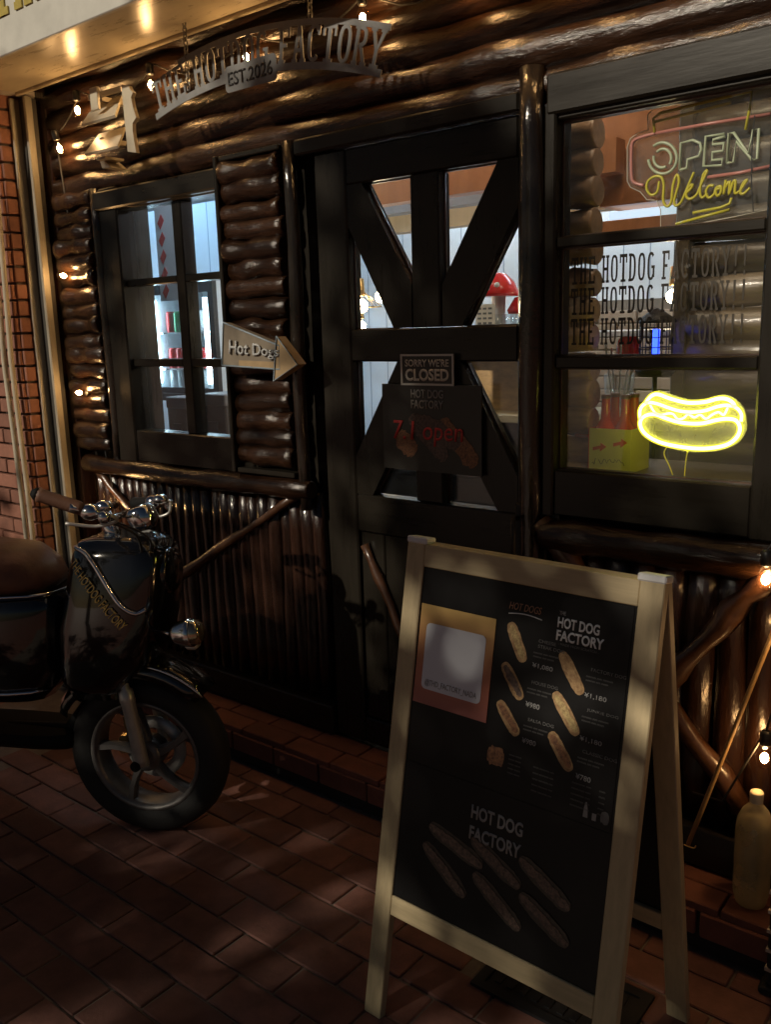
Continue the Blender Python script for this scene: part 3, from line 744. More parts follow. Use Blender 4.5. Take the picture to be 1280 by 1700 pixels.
ub = [bl(95, 247, YB, (R_(15), 0, 0)), bl(128, 183, YB), bl(250, 141, YB), bl(408, 95, YB), bl(602, 30, YB), bl(780, -28, YB), bl(960, -75, YB), bl(1140, -120, YB)]
path = []
for (p, _), (q, _) in zip(ub, ub[1:]):
    a, c = p+Vector((0, 0, .035)), q+Vector((0, 0, .035))
    for i in range(6):
        f = i/6; path.append(a.lerp(c, f)-Vector((0, 0, .07*math.sin(math.pi*f)*(1 if (c-a).length > .25 else .2)))+Vector((0, .02, 0)))
path.append(ub[-1][0]+Vector((0, .02, .035)))
string_light('festoon of warm clear bulbs strung along the upper logs below the soffit', ub, path, (-2.3, YB, 2.4))
lb = [bl(107, 459, 2.095, (R_(80), 0, 0)), bl(133, 653, 2.095, (R_(80), 0, 0)), bl(170, 838, 2.05, (R_(40), 0, 0))]
lb = [(at(107, 459, 2.095)+Vector((0, .03, 0)), (R_(-95), 0, 0)), (at(133, 653, 2.095)+Vector((0, .03, 0)), (R_(-95), 0, 0)), (at(172, 842, 2.08)+Vector((0, .03, 0)), (R_(-95), 0, 0))]
string_light('warm bulbs running down the board between shutter rail and stacked logs', lb, [at(95, 247, 2.12)]+[p+Vector((0, .03, 0)) for p, _ in lb]+[at(178, 900, 2.12)], (-3.45, 2.1, 1.3))
rb = [bl(1272, 962, 2.075), bl(1270, 1258, 2.075), bl(1360, 1100, 2.05)]
string_light('warm bulbs hanging over the vertical logs beside the water bottle', rb, [at(1300, 880, 2.08), rb[0][0]+Vector((0, 0, .035)), at(1310, 1100, 2.10), rb[1][0]+Vector((0, 0, .035)), at(1200, 1330, 2.08), at(1150, 1315, 2.08)], (-.57, 2.08, .7))

# ================================================================== beige louvred box on the logs
YV = 2.02
vt = thing('louvred_box', 'beige wooden box with two sloping slats and scalloped side fixed to logs', 'box', (-3.0, 2.1, 2.3))
def vp(b, n, m='vent_paint'): b.apply(Matrix.Translation((3.0, -2.1, -2.3))); return b.obj(n, m, vt)
V6 = lambda q, Y: at(130+q[0]/6.4, 130+q[1]/6.4, Y)
sd = [(450, 62), (530, 78), (548, 120), (575, 150), (556, 200), (575, 300), (610, 415), (572, 480), (574, 560), (585, 640), (612, 790), (520, 778)]
vp(B().prism([(V6(q, 1.985).x, V6(q, 1.985).z) for q in sd], 1.985, 1.999), 'side_board')
def slat4(f0, f1, b1, b0):
    P = [V6(f0, 1.96), V6(f1, 1.96), V6(b1, 2.08), V6(b0, 2.08)]; b = B(); n_ = (P[1]-P[0]).cross(P[3]-P[0]).normalized()*.009
    a = [b.bm.verts.new(p) for p in P]; c = [b.bm.verts.new(p-n_) for p in P]; b.bm.faces.new(a); b.bm.faces.new(c[::-1])
    for k in range(4): b.bm.faces.new((a[k], c[k], c[(k+1) % 4], a[(k+1) % 4]))
    vp(b, 'slat')
slat4((30, 490), (385, 388), (455, 178), (170, 265)); slat4((60, 802), (412, 716), (490, 515), (215, 590))
for q in ((150, 200), (150, 640)):
    p = V6(q, 2.0); vp(B().box(p.x-.008, p.x+.008, 2.0 if q[0] > 200 else 2.033, 2.16, p.z-.008, p.z+.008), 'bracket_arm')
q0, q1 = V6((130, 350), 1.97), V6((186, 80), 1.97); vp(B().box(q0.x, q1.x, 1.97, 1.982, q0.z, q1.z, bev=.002), 'upright')
vp(B().prism([(V6(q, 2.02).x, V6(q, 2.02).z) for q in ((95, 235), (450, 130), (450, 75), (95, 180))], 2.02, 2.032), 'top_rail')
vp(B().prism([(V6(q, 2.02).x, V6(q, 2.02).z) for q in ((190, 872), (282, 850), (282, 825), (190, 848))], 2.02, 2.10), 'bracket')
vp(B().prism([(V6(q, 2.05).x, V6(q, 2.05).z) for q in ((225, 875), (262, 870), (345, 945), (250, 955))], 2.05, 2.12), 'bracket_arm')

# ================================================================== hanging arched sign
YH = 2.0
hs_ = thing('hanging_sign', 'arched grey steel shop sign with cut out letters hanging on chains', 'sign', (-2.0, YH, 2.3))
def hp(b, n, m, parent=None): b.apply(Matrix.Translation((2.0, -YH, -2.3))); return b.obj(n, m, parent or hs_)
A0 = at(250, 190, YH); A1 = at(640, 85, YH)
sx0, sx1 = A0.x, A1.x
# arc: baseline through three sighted points
c0, c1, c2 = at(262, 190, YH), at(470, 108, YH), at(630, 118, YH)
def circ(a, b, c):
    ax, ay, bx, by, cx, cy_ = a.x, a.z, b.x, b.z, c.x, c.z
    d = 2*(ax*(by-cy_)+bx*(cy_-ay)+cx*(ay-by))
    ux = ((ax*ax+ay*ay)*(by-cy_)+(bx*bx+by*by)*(cy_-ay)+(cx*cx+cy_*cy_)*(ay-by))/d
    uz = ((ax*ax+ay*ay)*(cx-bx)+(bx*bx+by*by)*(ax-cx)+(cx*cx+cy_*cy_)*(bx-ax))/d
    return ux, uz, math.hypot(ax-ux, ay-uz)
ux, uz, rad = circ(c0, c1, c2)
th0 = math.atan2(c0.z-uz, c0.x-ux); th1 = math.atan2(c2.z-uz, c2.x-ux)
HH = .105
print('arch', ux, uz, rad, th0, th1)
def warp(x, z): a = th0+(th1-th0)*x; r = rad+z; return (ux+r*math.cos(a), uz+r*math.sin(a))
for wd in slab_words('THE HOTDOG FACTORY', .0, .004, 1.0, HH-.008, YH, .003, warp, .10): hp(wd, 'lettering', 'sign_steel')
def band(r0, r1, f0, f1, y, d, name, m='sign_steel'):
    b = B(); n = 30
    for i in range(n):
        f, g_ = f0+(f1-f0)*i/n, f0+(f1-f0)*(i+1)/n
        b.prism([warp(f, r0), warp(g_, r0), warp(g_, r1), warp(f, r1)], y-d, y)
    bmesh.ops.remove_doubles(b.bm, verts=b.bm.verts, dist=1e-5)
    return hp(b, name, m)
band(-.016, .004, -.01, 1.01, YH, .0036, 'lower_band'); band(HH-.006, HH+.010, .15, 1.01, YH, .0036, 'upper_band')
e0 = at(376, 156, YH); e1 = at(460, 112, YH)
pw = e1.x-e0.x; ph = at(376, 112, YH).z-e0.z
def rrect(x0, z0, w, h, r, n=5):
    out = []
    for cx, cz, a in ((x0+w-r, z0+r, -90), (x0+w-r, z0+h-r, 0), (x0+r, z0+h-r, 90), (x0+r, z0+r, 180)):
        out += [(cx+r*math.cos(R_(a+90*i/n)), cz+r*math.sin(R_(a+90*i/n))) for i in range(n+1)]
    return out
pl_ = hp(B().prism(rrect(e0.x, e0.z, pw, ph, .015), YH-.003, YH), 'date_plate', 'sign_steel')
tb = text_bm('EST.2026', pw*.86, ph*.52, .008, .0008); tb.apply(Matrix.Translation((e0.x+pw*.07, YH-.0045, e0.z+ph*.24)))
hp(tb, 'date_lettering', 'socket_black', pl_)
def chain(px, py_top, py_bot, name='chain'):
    p = at(px, py_bot, YH); b = B(); z = p.z; k = 0
    while z < ZS-.005:
        ax = (1, 0, 0) if k % 2 else (0, 1, 0); pts = []
        for i in range(12):
            a = 2*math.pi*i/12; q = .007*math.cos(a)
            pts.append((p.x+(q if not k % 2 else 0), YH+(q if k % 2 else 0), z+.013*math.sin(a)+.011))
        b.tube(pts, .0022, 6, closed=True); z += .0185; k += 1
    return hp(b, name, 'chain')
chain(313, 0, 150); chain(515, 0, 32)

# ================================================================== arrow sign "Hot Dogs"
YA = 2.035
ar = thing('arrow_sign', 'arrow shaped tin sign reading Hot Dogs fixed beside the left window', 'sign', at(440, 590, YA))
AL = Vector(ar.location)
def ap(b, n, m): b.apply(Matrix.Translation(-AL)); return b.obj(n, m, ar)
def apoly(pts): return [xz(*q, YA) for q in pts]
# photo points of the face (zoomed view: origin 360,520, x8)
Z8 = lambda q: (360+q[0]/8, 520+q[1]/8)
body = apoly([Z8(q) for q in ((72, 690), (1080, 745), (800, 430), (90, 125))][0:1]+[Z8((845, 745)), Z8((835, 430)), Z8((90, 125))])
head = apoly([Z8((770, 895)), Z8((1090, 680)), Z8((810, 310))])
ap(B().prism(body, YA, YA+.03), 'body', 'arrow_brown')
ap(B().prism(head, YA-.004, YA+.034), 'head', 'arrow_tan')
fr = B()
for pl, y in ((body, YA-.002), (head, YA-.006)):
    P = [Vector((x, y, z)) for x, z in pl]; fr.tube(P, .0035, 6, closed=True)
ap(fr, 'rim', 'arrow_edge')
tb = text_bm('Hot Dogs', .5, .25, .014, .003)
u0, u1 = Vector((*at(*Z8((175, 600)), YA),)), Vector((*at(*Z8((835, 620)), YA),)); vv = at(*Z8((180, 350)), YA)-u0
for v in tb.bm.verts:
    f, h = v.co.x/.5, v.co.z/.25; v.co = u0.lerp(u1, f)+vv*h*(1-.35*f)+Vector((0, v.co.y-.005, 0))
ap(tb, 'lettering', 'arrow_letter')
ap(B().prism(apoly([Z8((300, 700)), Z8((830, 735)), Z8((830, 650)), Z8((300, 625))]), YA-.0035, YA-.0005), 'stripe', 'arrow_tan')

# ================================================================== door notices
YD = 2.128
cl = thing('closed_notice', 'small dark notice with white frame reading SORRY WE\'RE CLOSED on door', 'notice', at(710, 640, YD))
CL = Vector(cl.location)
def cp(b, n, m, o=cl, L=None): b.apply(Matrix.Translation(-(L or Vector(o.location)))); return b.obj(n, m, o)
x0, z1 = xz(665, 588, YD); x1, z0 = xz(754, 640, YD); z0 = z1-.092
cp(B().box(x0, x1, YD, YD+.008, z0, z1), 'board', 'poster_door')
b = B(); t_ = .006
b.box(x0, x1, YD-.002, YD-.0002, z1-t_, z1); b.box(x0, x1, YD-.002, YD-.0002, z0, z0+t_); b.box(x0, x0+t_, YD-.002, YD-.0002, z0+t_, z1-t_); b.box(x1-t_, x1, YD-.002, YD-.0002, z0+t_, z1-t_)
cp(b, 'border', 'closed_letter')
W_ = x1-x0
tb = text_bm("SORRY WE'RE", W_*.82, .022, .012, .0008); tb.apply(Matrix.Translation((x0+W_*.09, YD-.001, z1-.037))); cp(tb, 'lettering', 'closed_letter')
tb = text_bm("CLOSED", W_*.82, .036, .03, .0008); tb.apply(Matrix.Translation((x0+W_*.09, YD-.001, z0+.013))); cp(tb, 'lettering', 'closed_letter')
px0, pz1 = xz(634, 637, 2.134); px1, pz0 = xz(800, 775, 2.134); pz0 = pz1-.262
po = thing('door_poster', 'dark hot dog poster with red handwriting taped to the shop door', 'poster', (px0, 2.134, pz0))
def pp(b, n, m): return cp(b, n, m, po)
Wp, Hp = px1-px0, pz1-pz0
pp(B().box(px0, px1, 2.134, 2.140, pz0, pz1), 'sheet', 'poster_door')
for s, zz, w in (('HOT DOG', .845, .33), ('FACTORY', .725, .33)):
    tb = text_bm(s, Wp*w, Hp*.10, .02, .0006); tb.apply(Matrix.Translation((px0+Wp*.31, 2.1325, pz0+Hp*zz))); pp(tb, 'lettering', 'dim_letter')
def blobs(b, x0, z0, x1, z1, w, y, seed, n=26, jit=.24):
    """a printed hot dog: ragged flat shape along a line"""
    rnd = random.Random(seed); a = Vector((x0, z0)); c = Vector((x1, z1)); d = (c-a); L = d.length; d /= L; nn = Vector((-d.y, d.x)); pts = []
    for i in range(n):
        f = i/n*2*math.pi; u = math.cos(f); v = math.sin(f)
        u = math.copysign(abs(u)**.55, u); v = math.copysign(abs(v)**.7, v)
        q = a+d*(L*.5*(1+u))+nn*(w*.5*v*(1+rnd.uniform(-jit, jit)))
        pts.append((q.x, q.y))
    b.prism(pts, y-.0006, y); return b
for k, (fx0, fz0, fx1, fz1, m) in enumerate(((.16, .42, .34, .20, 'topping_print'), (.30, .64, .66, .16, 'dark_top_print'), (.60, .60, .95, .12, 'topping_print'), (.36, .60, .80, .34, 'dark_top_print'))):
    pp(blobs(B(), px0+Wp*fx0, pz0+Hp*fz0, px0+Wp*fx1, pz0+Hp*fz1, Wp*.16, 2.1338-k*.0004, k, 40), 'hot_dog_print', m)
for wd, fx, fw_, fz, fh in (('7.1', .12, .22, .36, .22), ('open', .43, .40, .30, .22)):
    tb = text_bm(wd, Wp*fw_, Hp*fh, .004, .0006, shear=.1); tb.apply(Matrix.Translation((px0+Wp*fx, 2.1310, pz0+Hp*fz))); pp(tb, 'handwriting', 'print_red')

# ================================================================== neon signs
def smooth_path(pts, n=8, closed=False):
    P = [Vector(p) for p in pts]; out = []; m = len(P)
    for i in range(m if closed else m-1):
        p0, p1, p2, p3 = (P[(i-1) % m], P[i], P[(i+1) % m], P[(i+2) % m]) if closed else (P[max(i-1, 0)], P[i], P[i+1], P[min(i+2, m-1)])
        for k in range(n):
            t = k/n
            out.append(.5*((2*p1)+(-p0+p2)*t+(2*p0-5*p1+4*p2-p3)*t*t+(-p0+3*p1-3*p2+p3)*t**3))
    if not closed: out.append(P[-1])
    return out
YN = 2.222
ns = thing('hot_dog_neon', 'glowing yellow neon hot dog on clear acrylic inside the right window', 'neon sign', at(1148, 760, YN))
NL = Vector(ns.location)
def np_(b, n, m): b.apply(Matrix.Translation(-NL)); return b.obj(n, m, ns)
def zq(q): return at(1000+q[0]/4.571, 600+q[1]/4.571, YN)
def neon(n, path, rr, closed=False):
    P = smooth_path([zq(q) for q in path], 5, closed)
    o = np_(B().tube(P, rr, 8, closed=closed), n, 'neon_core')
    j = B().tube(P, rr*1.75, 10, closed=closed); j.apply(Matrix.Translation(-NL)); j.obj('jacket', 'neon_jacket', o)  # glowing shell added around the tube for its bloom
lower = [(330, 412), (400, 402), (480, 430), (560, 455), (650, 470), (760, 470), (860, 447), (950, 435), (1020, 450), (1048, 510), (1020, 580), (940, 635), (800, 660), (650, 655), (480, 625), (370, 580), (305, 520), (292, 455)]
neon('bun_tube', lower, .0046, True)
top = [(330, 318), (372, 265), (425, 250), (520, 283), (650, 314), (780, 308), (880, 283), (945, 285), (992, 312), (1015, 350)]
neon('bun_tube', top, .0046)
saus = [(292, 440), (288, 380), (310, 335), (360, 312), (430, 325), (500, 350), (580, 374), (670, 385), (780, 374), (870, 345), (950, 333), (1020, 352), (1058, 400), (1056, 455)]
neon('sausage_tube', saus, .0042)
must = [(365, 330), (400, 385), (455, 405), (500, 395), (540, 400), (575, 438), (620, 430), (655, 400), (700, 425), (745, 405), (790, 435), (835, 405), (885, 385), (925, 405), (955, 350)]
neon('mustard_tube', must, .003)
outl = [(262, 430), (270, 350), (330, 280), (420, 222), (540, 262), (660, 290), (780, 285), (900, 255), (990, 280), (1060, 350), (1085, 440), (1080, 540), (1010, 630), (860, 685), (640, 690), (430, 640), (300, 570), (262, 500)]
ac = [zq(q) for q in outl]
np_(B().prism([(p.x, p.z) for p in smooth_path(ac, 4, True)], YN+.010, YN+.014), 'acrylic_panel', 'acrylic_glow')
np_(B().tube(smooth_path([zq((500, 640)), zq((470, 700)), zq((510, 790)), zq((540, 870))], 4), .0016, 6), 'wire', 'neon_off_yellow')
np_(B().tube(smooth_path([zq((650, 680)), zq((635, 770)), zq((626, 880))], 4), .0016, 6), 'wire', 'neon_off_yellow')
# --- unlit OPEN / Welcome sign
on = thing('open_neon', 'unlit OPEN Welcome neon tube sign on clear acrylic in top pane', 'neon sign', at(1150, 300, YN))
OL = Vector(on.location)
def op(b, n, m): b.apply(Matrix.Translation(-OL)); return b.obj(n, m, on)
def oq(q, d=0): return at(1000+q[0]/4.571, 150+q[1]/4.571, YN-d)
def tubes(paths, n, m, r=.0036, d=0, k=6, closed=False):
    for p in paths: op(B().tube(smooth_path([oq(q, d) for q in p], k, closed), r, 8, closed=closed), n, m)
def arc(cx, cy_, rx, ry, a0, a1, n=16): return [(cx+rx*math.cos(R_(a0+(a1-a0)*i/n)), cy_-ry*math.sin(R_(a0+(a1-a0)*i/n))) for i in range(n+1)]
tubes([arc(460, 515, 108, 118, 130, -175), arc(465, 515, 62, 70, 140, -40), arc(455, 515, 62, 72, 165, 300)], 'letter_tube', 'neon_off_white', k=2)
def straight(p): return p
def lin(paths, n, m, r=.0036, d=0):
    for p in paths: op(B().tube([oq(q, d) for q in p], r, 8), n, m)
lin([[(590, 600), (600, 400), (690, 378), (745, 400), (755, 445), (735, 500), (650, 525), (645, 590), (590, 605)]], 'letter_tube', 'neon_off_white')
lin([[(930, 330), (790, 350), (770, 575), (910, 570), (915, 520), (835, 530), (840, 470), (920, 460), (925, 400), (840, 410), (845, 375), (935, 350)]], 'letter_tube', 'neon_off_white')
lin([[(950, 550), (965, 325), (1000, 320), (1110, 480), (1150, 300), (1190, 290), (1180, 520), (1140, 530), (1020, 390), (1000, 545), (950, 552)]], 'letter_tube', 'neon_off_white')
tubes([[(435, 690), (420, 770), (375, 795), (340, 750), (350, 690), (400, 655), (450, 660), (470, 720), (465, 830), (490, 880), (525, 850), (540, 720), (570, 640), (585, 700), (550, 830), (560, 875), (600, 850), (640, 760), (665, 700), (700, 620)],
       [(640, 780), (680, 740), (685, 715), (655, 740), (640, 800), (670, 825), (720, 790), (760, 700), (800, 610), (770, 640), (745, 760), (760, 815), (800, 780)],
       [(850, 725), (815, 725), (790, 770), (810, 815), (850, 790), (870, 740), (905, 730), (900, 780), (875, 800), (865, 760), (905, 740)],
       [(925, 790), (940, 680), (935, 740), (970, 690), (965, 790), (995, 700), (1015, 690), (1010, 780), (1050, 760), (1090, 700), (1105, 680), (1075, 700), (1050, 770), (1075, 785), (1125, 740)]], 'script_tube', 'neon_off_yellow', .0034, .006, 4)
lin([[(400, 320), (390, 215), (440, 175), (800, 85), (1140, 5), (1120, 150), (1090, 300)], [(400, 240), (700, 165), (980, 92)], [(690, 930), (900, 890), (970, 860), (985, 815)], [(560, 1015), (780, 955), (970, 905)]], 'border_tube', 'neon_off_yellow', .0036, .003)
tubes([[(410, 325), (300, 355), (240, 385), (225, 450), (225, 640), (245, 700), (320, 722)]], 'frame_tube', 'neon_off_pink', .0042, 0, 4)
lin([[(410, 325), (800, 255), (1280, 180)], [(800, 660), (1050, 625), (1280, 575)]], 'frame_tube', 'neon_off_pink', .0042)
outl = [(350, 300), (345, 190), (390, 140), (560, 95), (1150, -30), (1290, -20), (1290, 900), (1000, 960), (470, 1060), (445, 1060), (445, 910), (415, 835), (340, 830), (290, 770), (215, 735), (192, 690), (192, 430), (215, 365), (270, 325)]
P = [oq(q, -.009) for q in outl]
op(B().prism([(p.x, p.z) for p in P], YN+.009, YN+.013), 'acrylic_panel', 'acrylic')
op(B().tube(P, .0012, 5, closed=True), 'acrylic_edge', 'paper')
op(B().tube(smooth_path([oq((1160, 190), .008), oq((1140, 420), .008), oq((1135, 700), .008), oq((1150, 920), .008)], 4), .0014, 6), 'wire', 'cable_black')

# ================================================================== things inside: beer bottles and carrier
LZ = 1.126
def beer(x, y, label):
    t = thing('beer_bottle', label, 'bottle', (x, y, LZ+.0), group='beer bottles behind the right window')
    B().lathe([(0, 0), (.030, .0), (.031, .01), (.031, .115), (.027, .128), (.0145, .150), (.0125, .205), (.0135, .21), (.0135, .216), (0, .216)], n=14).obj('glass', 'beer_red', t)
    B().lathe([(.0145, .209), (.0145, .217), (.012, .221), (0, .221)], n=12).obj('cap', 'beer_cap', t)
yb = 2.43
xb = at(995, 700, yb).x
cr = thing('bottle_carrier', 'yellow cardboard bottle carrier with red arrows standing on the window ledge', 'carton', (xb, yb, LZ))
B().box(.0, .125, -.062, -.059, 0, .125).obj('front_panel', 'carton', cr)
B().box(.0, .125, .067, .070, 0, .125).obj('back_panel', 'carton', cr)
B().box(-.003, 0, -.062, .070, 0, .125).obj('side_panel', 'carton_red', cr)
B().box(.125, .128, -.062, .070, 0, .125).obj('side_panel', 'carton', cr)
b = B()
for x, z in ((.012, .06), (.075, .075)): b.prism([(x, z), (x+.022, z+.006), (x+.022, z-.002), (x+.042, z+.013), (x+.024, z+.024), (x+.024, z+.016), (x, z+.010)], -.0632, -.0622)
b.obj('arrow_print', 'carton_red', cr)
b = B(); rs = random.Random(4)
for w0, w1 in ((.010, .022), (.030, .112)):
    q = []; x = w0
    while x < w1: q.append((x, -.0628, .028+rs.uniform(-.010, .012))); x += rs.uniform(.003, .006)
    b.tube(q, .0008, 5)
b.obj('script_print', 'decal_dark', cr)
for i, (dx, dy) in enumerate(((.033, -.026), (.093, -.026), (.033, .036), (.093, .036))): beer(xb+dx, yb+dy, 'red beer bottle with dark cap standing in the yellow carrier')
beer(xb-.055, yb+.02, 'red beer bottle standing outside the carrier beside the log corner')
# cup with straws on the counter
cx_ = at(1028, 650, 3.35)
cu = thing('drinks_cup', 'clear cup holding straws and a red scoop on the shop counter', 'cup', (cx_.x, 3.35, 1.19))
B().lathe([(.05, 0), (.062, .16), (.060, .16), (.048, .004), (0, .004)], n=16).obj('cup', 'clear_cup', cu)
for i in range(5): B().cyl((.02*math.cos(i*1.3), .02*math.sin(i*1.3), .01), (.06*math.cos(i*1.3), .06*math.sin(i*1.3), .22+.02*i), .004, n=6).obj('straw', 'straw', cu)
B().ball((.035, 0, .26), .05, 14, (1, .5, 1.2)).obj('red_scoop', 'red_gloss', cu)
# bug zapper with blue tube
bz = at(1090, 560, 2.72)
zp = thing('insect_lamp', 'caged insect lamp with glowing blue tube behind the lettered pane', 'lamp', (bz.x, 2.72, bz.z-.06))
B().cyl((0, 0, -.015), (0, 0, .085), .011, n=12).obj('tube', 'led_blue', zp)
b = B()
for i in range(12): a = i*math.pi/6; b.cyl((.05*math.cos(a), .05*math.sin(a), -.03), (.05*math.cos(a), .05*math.sin(a), .105), .0018, n=5)
for z in (0, .03, .06, .09): b.torus((0, 0, z), (0, 0, 1), .05, .0015, 20, 5)
b.obj('cage', 'iron', zp)
B().lathe([(0, .15), (.015, .145), (.06, .112), (.06, .104), (0, .104)], n=18).obj('cap', 'iron', zp)
B().lathe([(0, -.03), (.06, -.03), (.06, -.045), (.05, -.06), (0, -.06)], n=18).obj('base', 'iron', zp)
B().cyl((0, 0, -.06), (0, 0, -.60), .008, n=8).obj('stand', 'iron', zp)
zb_ = bz.z-.06-.60
# pendants
def pendant(px, py, Y, label, shade=True, r=.028):
    p = at(px, py, Y); t = thing('pendant_lamp', label, 'pendant lamp', (p.x, p.y, ICZ), group='lit pendant lamps inside the shop')
    z = p.z-ICZ
    B().cyl((0, 0, 0), (0, 0, z+.11), .003, n=6).obj('cord', 'cable_black', t)
    B().lathe([(0, z+.115), (.014, z+.11), (.017, z+.05), (.017, z+.04), (0, z+.04)], n=14).obj('lamp_holder', 'brass', t)
    if shade:
        b = B()
        for i in range(8): a = i*math.pi/4; b.cyl((.016*math.cos(a), .016*math.sin(a), z+.055), (.085*math.cos(a), .085*math.sin(a), z-.005), .0015, n=5)
        b.torus((0, 0, z-.005), (0, 0, 1), .085, .002, 24, 5); b.obj('wire_shade', 'brass', t)
    B().ball((0, 0, z), r, 14).obj('bulb', 'pendant_core', t)
pendant(600, 508, 2.9, 'lit pendant lamp with brass holder and wire shade seen through door')
pendant(632, 493, 3.3, 'bare lit pendant bulb hanging behind the wire shaded one', False, .026)
pendant(600, 541, 3.9, 'low lit pendant bulb beneath the wire shaded one', False, .026)  # mirrored lamp modelled as one more glowing bulb
pendant(1118, 492, 3.4, 'lit pendant bulb seen through the lettered middle pane', False, .026)
# red mushroom lamp, papers, glasses seen through the door's right triangle
mp_ = at(828, 500, 3.15)
ms = thing('mushroom_ornament', 'large red mushroom ornament with white stem behind the door glass', 'ornament', (mp_.x, 3.15, 1.52))
dz = mp_.z-1.52
B().lathe([(0, dz+.115), (.03, dz+.108), (.065, dz+.075), (.085, dz+.03), (.08, dz+.018), (.03, dz+.022), (0, dz+.024)], n=18).obj('cap', 'red_gloss', ms)
B().lathe([(.03, dz+.022), (.027, dz-.04), (.036, 0), (0, 0)], n=14).obj('stem', 'white_plastic', ms)
B().ball((-.03, -.05, dz+.085), .010, 8).ball((.03, -.06, dz+.06), .012, 8).ball((.0, -.075, dz+.045), .007, 8).obj('spot', 'white_plastic', ms)
m2 = at(864, 490, 3.2)
ms2 = thing('mushroom_ornament', 'second red mushroom ornament half hidden behind the door stile', 'ornament', (m2.x+.03, 3.2, 1.52))
B().lathe([(0, .15), (.05, .14), (.08, .09), (.075, .075), (0, .08)], n=16).obj('cap', 'red_gloss', ms2)
B().lathe([(.025, .08), (.022, .04), (.03, 0), (0, 0)], n=12).obj('stem', 'white_plastic', ms2)
sf = thing('wall_shelf', 'white shelf holding red mushrooms and glasses inside the shop', 'shelf', (-1.9, 3.25, 1.50))
B().box(-.6, .75, -.2, .2, 0, .02, bev=.002).obj('board', 'white_plastic', sf)
for x in (-.4, .5): B().prism([(x, 0), (x+.015, 0), (x+.015, -.12), (x, -.12)], .17, .19).obj('bracket', 'iron', sf)
pm_ = at(806, 515, 3.08)
pc = thing('price_card', 'cream card with rows of print standing beside the red mushroom', 'card', (pm_.x, 3.08, 1.521))
B().box(-.045, .045, -.002, .002, 0, .115).obj('card', 'paper', pc)
b = B()
for i in range(5):
    for j in range(3): b.box(-.035+j*.025, -.018+j*.025, -.0032, -.0022, .018+i*.019, .026+i*.019)
b.obj('print', 'print_dim', pc)
for i, px in enumerate((828, 848, 858)):
    gpos = at(px, 535, 3.12)
    gg = B().lathe([(.022, 0), (.027, .075), (.025, .075), (.020, .004), (0, .004)], n=14).obj('drinking_glass', 'clear_cup', None, (gpos.x, 3.12, 1.521))
    tag(gg, 'clear drinking glass on the white shelf below the red mushrooms', 'glass', 'glasses on the shelf')
# fridge
YF = 3.05
f0 = at(258, 650, YF); f1 = at(358, 470, YF); FX0, FX1, FZ0, FZ1 = f0.x-.02, f1.x, at(300, 652, YF).z, at(300, 470, YF).z
fd = thing('drinks_fridge', 'lit countertop drinks fridge with black frame seen through left window', 'fridge', (FX0, YF, FZ0))
FW, FH = FX1-FX0, FZ1-FZ0
print('fridge', FX0, FX1, FZ0, FZ1)
b = B(); b.box(0, .02, 0, .4, 0, FH); b.box(FW-.02, FW, 0, .4, 0, FH); b.box(.02, FW-.02, .38, .4, 0, FH); b.box(.02, FW-.02, 0, .4, FH-.02, FH); b.box(.02, FW-.02, 0, .4, 0, .02)
b.obj('cabinet', 'fridge_in', fd)
b = B(); b.box(-.003, .035, -.03, -.002, 0, FH+.003); b.box(FW-.035, FW+.003, -.03, -.002, 0, FH+.003); b.box(.035, FW-.035, -.03, -.002, FH-.055, FH+.003); b.box(.035, FW-.035, -.03, -.002, 0, .03)
b.obj('door_frame', 'fridge_black', fd)
B().box(.036, FW-.036, -.018, -.014, .031, FH-.056).obj('door_glass', 'glass', fd)
B().box(FW-.125, FW-.105, .01, .025, .05, FH-.08).obj('light_strip', 'tube_fridge', fd)
B().box(.038, .058, .01, .025, .05, FH-.08).obj('light_strip', 'tube_fridge', fd)
for z in (FH*.22, FH*.56): B().box(.022, FW-.022, .03, .37, z-.006, z).obj('shelf', 'chrome', fd)
canm = {}
for m in ('can_red', 'can_green', 'can_white'):
    canm[m] = B().lathe([(0, 0), (.028, 0), (.031, .006), (.031, .10), (.026, .112), (0, .112)], n=14).mesh('can', m)
def can(x, y, z, m, label, grp):
    o = link('drink_can', canm[m], None, (FX0+x, YF+y, FZ0+z)); tag(o, label, 'can', grp)
ncan = int((FW-.14)/.066)
for i in range(ncan):
    x = .095+i*.066
    can(x, .09, FH*.56, 'can_red' if i in (0,) else 'can_green' if i < 3 else 'can_white', ('red' if i == 0 else 'green' if i < 3 else 'white')+' drink can on upper shelf of the lit fridge', 'cans on the upper fridge shelf')
    can(x, .09, FH*.22, 'can_red', 'red drink can on middle shelf of the lit fridge', 'red cans on the middle fridge shelf')
    can(x, .09, .021, 'can_white', 'white drink can on bottom of the lit fridge', 'white cans on the fridge floor')
b = thing('fridge_bench', 'dark wooden bench under the lit drinks fridge', 'bench', (FX0+FW/2, YF+.2, .125))
B().box(-.7, .7, -.25, .25, FZ0-.125-.04, FZ0-.125-.001).obj('top', 'crate', b)
for x in (-.66, .66):
    for y in (-.22, .22): B().box(x-.03, x+.03, y-.03, y+.03, 0, FZ0-.166).obj('leg', 'crate', b)
B().box(-.66, .66, .2, .215, .1, FZ0-.17).obj('back_panel', 'crate', b)
def crate(px0, px1, py1, Y, label):
    a = at(px0, py1, Y); c = at(px1, py1, Y); t = thing('crate', label, 'crate', ((a.x+c.x)/2, Y+.15, .125)); w = (c.x-a.x)/2; h = a.z-.125
    B().box(-w, w, -.15, .15, 0, h, bev=.006).obj('body', 'crate', t)
    B().box(-w-.006, w+.006, -.156, .156, h-.05, h+.004, bev=.004).obj('rim', 'grey_beam', t)
    B().box(-w*.4, w*.4, -.158, -.151, h-.16, h-.12).obj('handle', 'fridge_black', t)
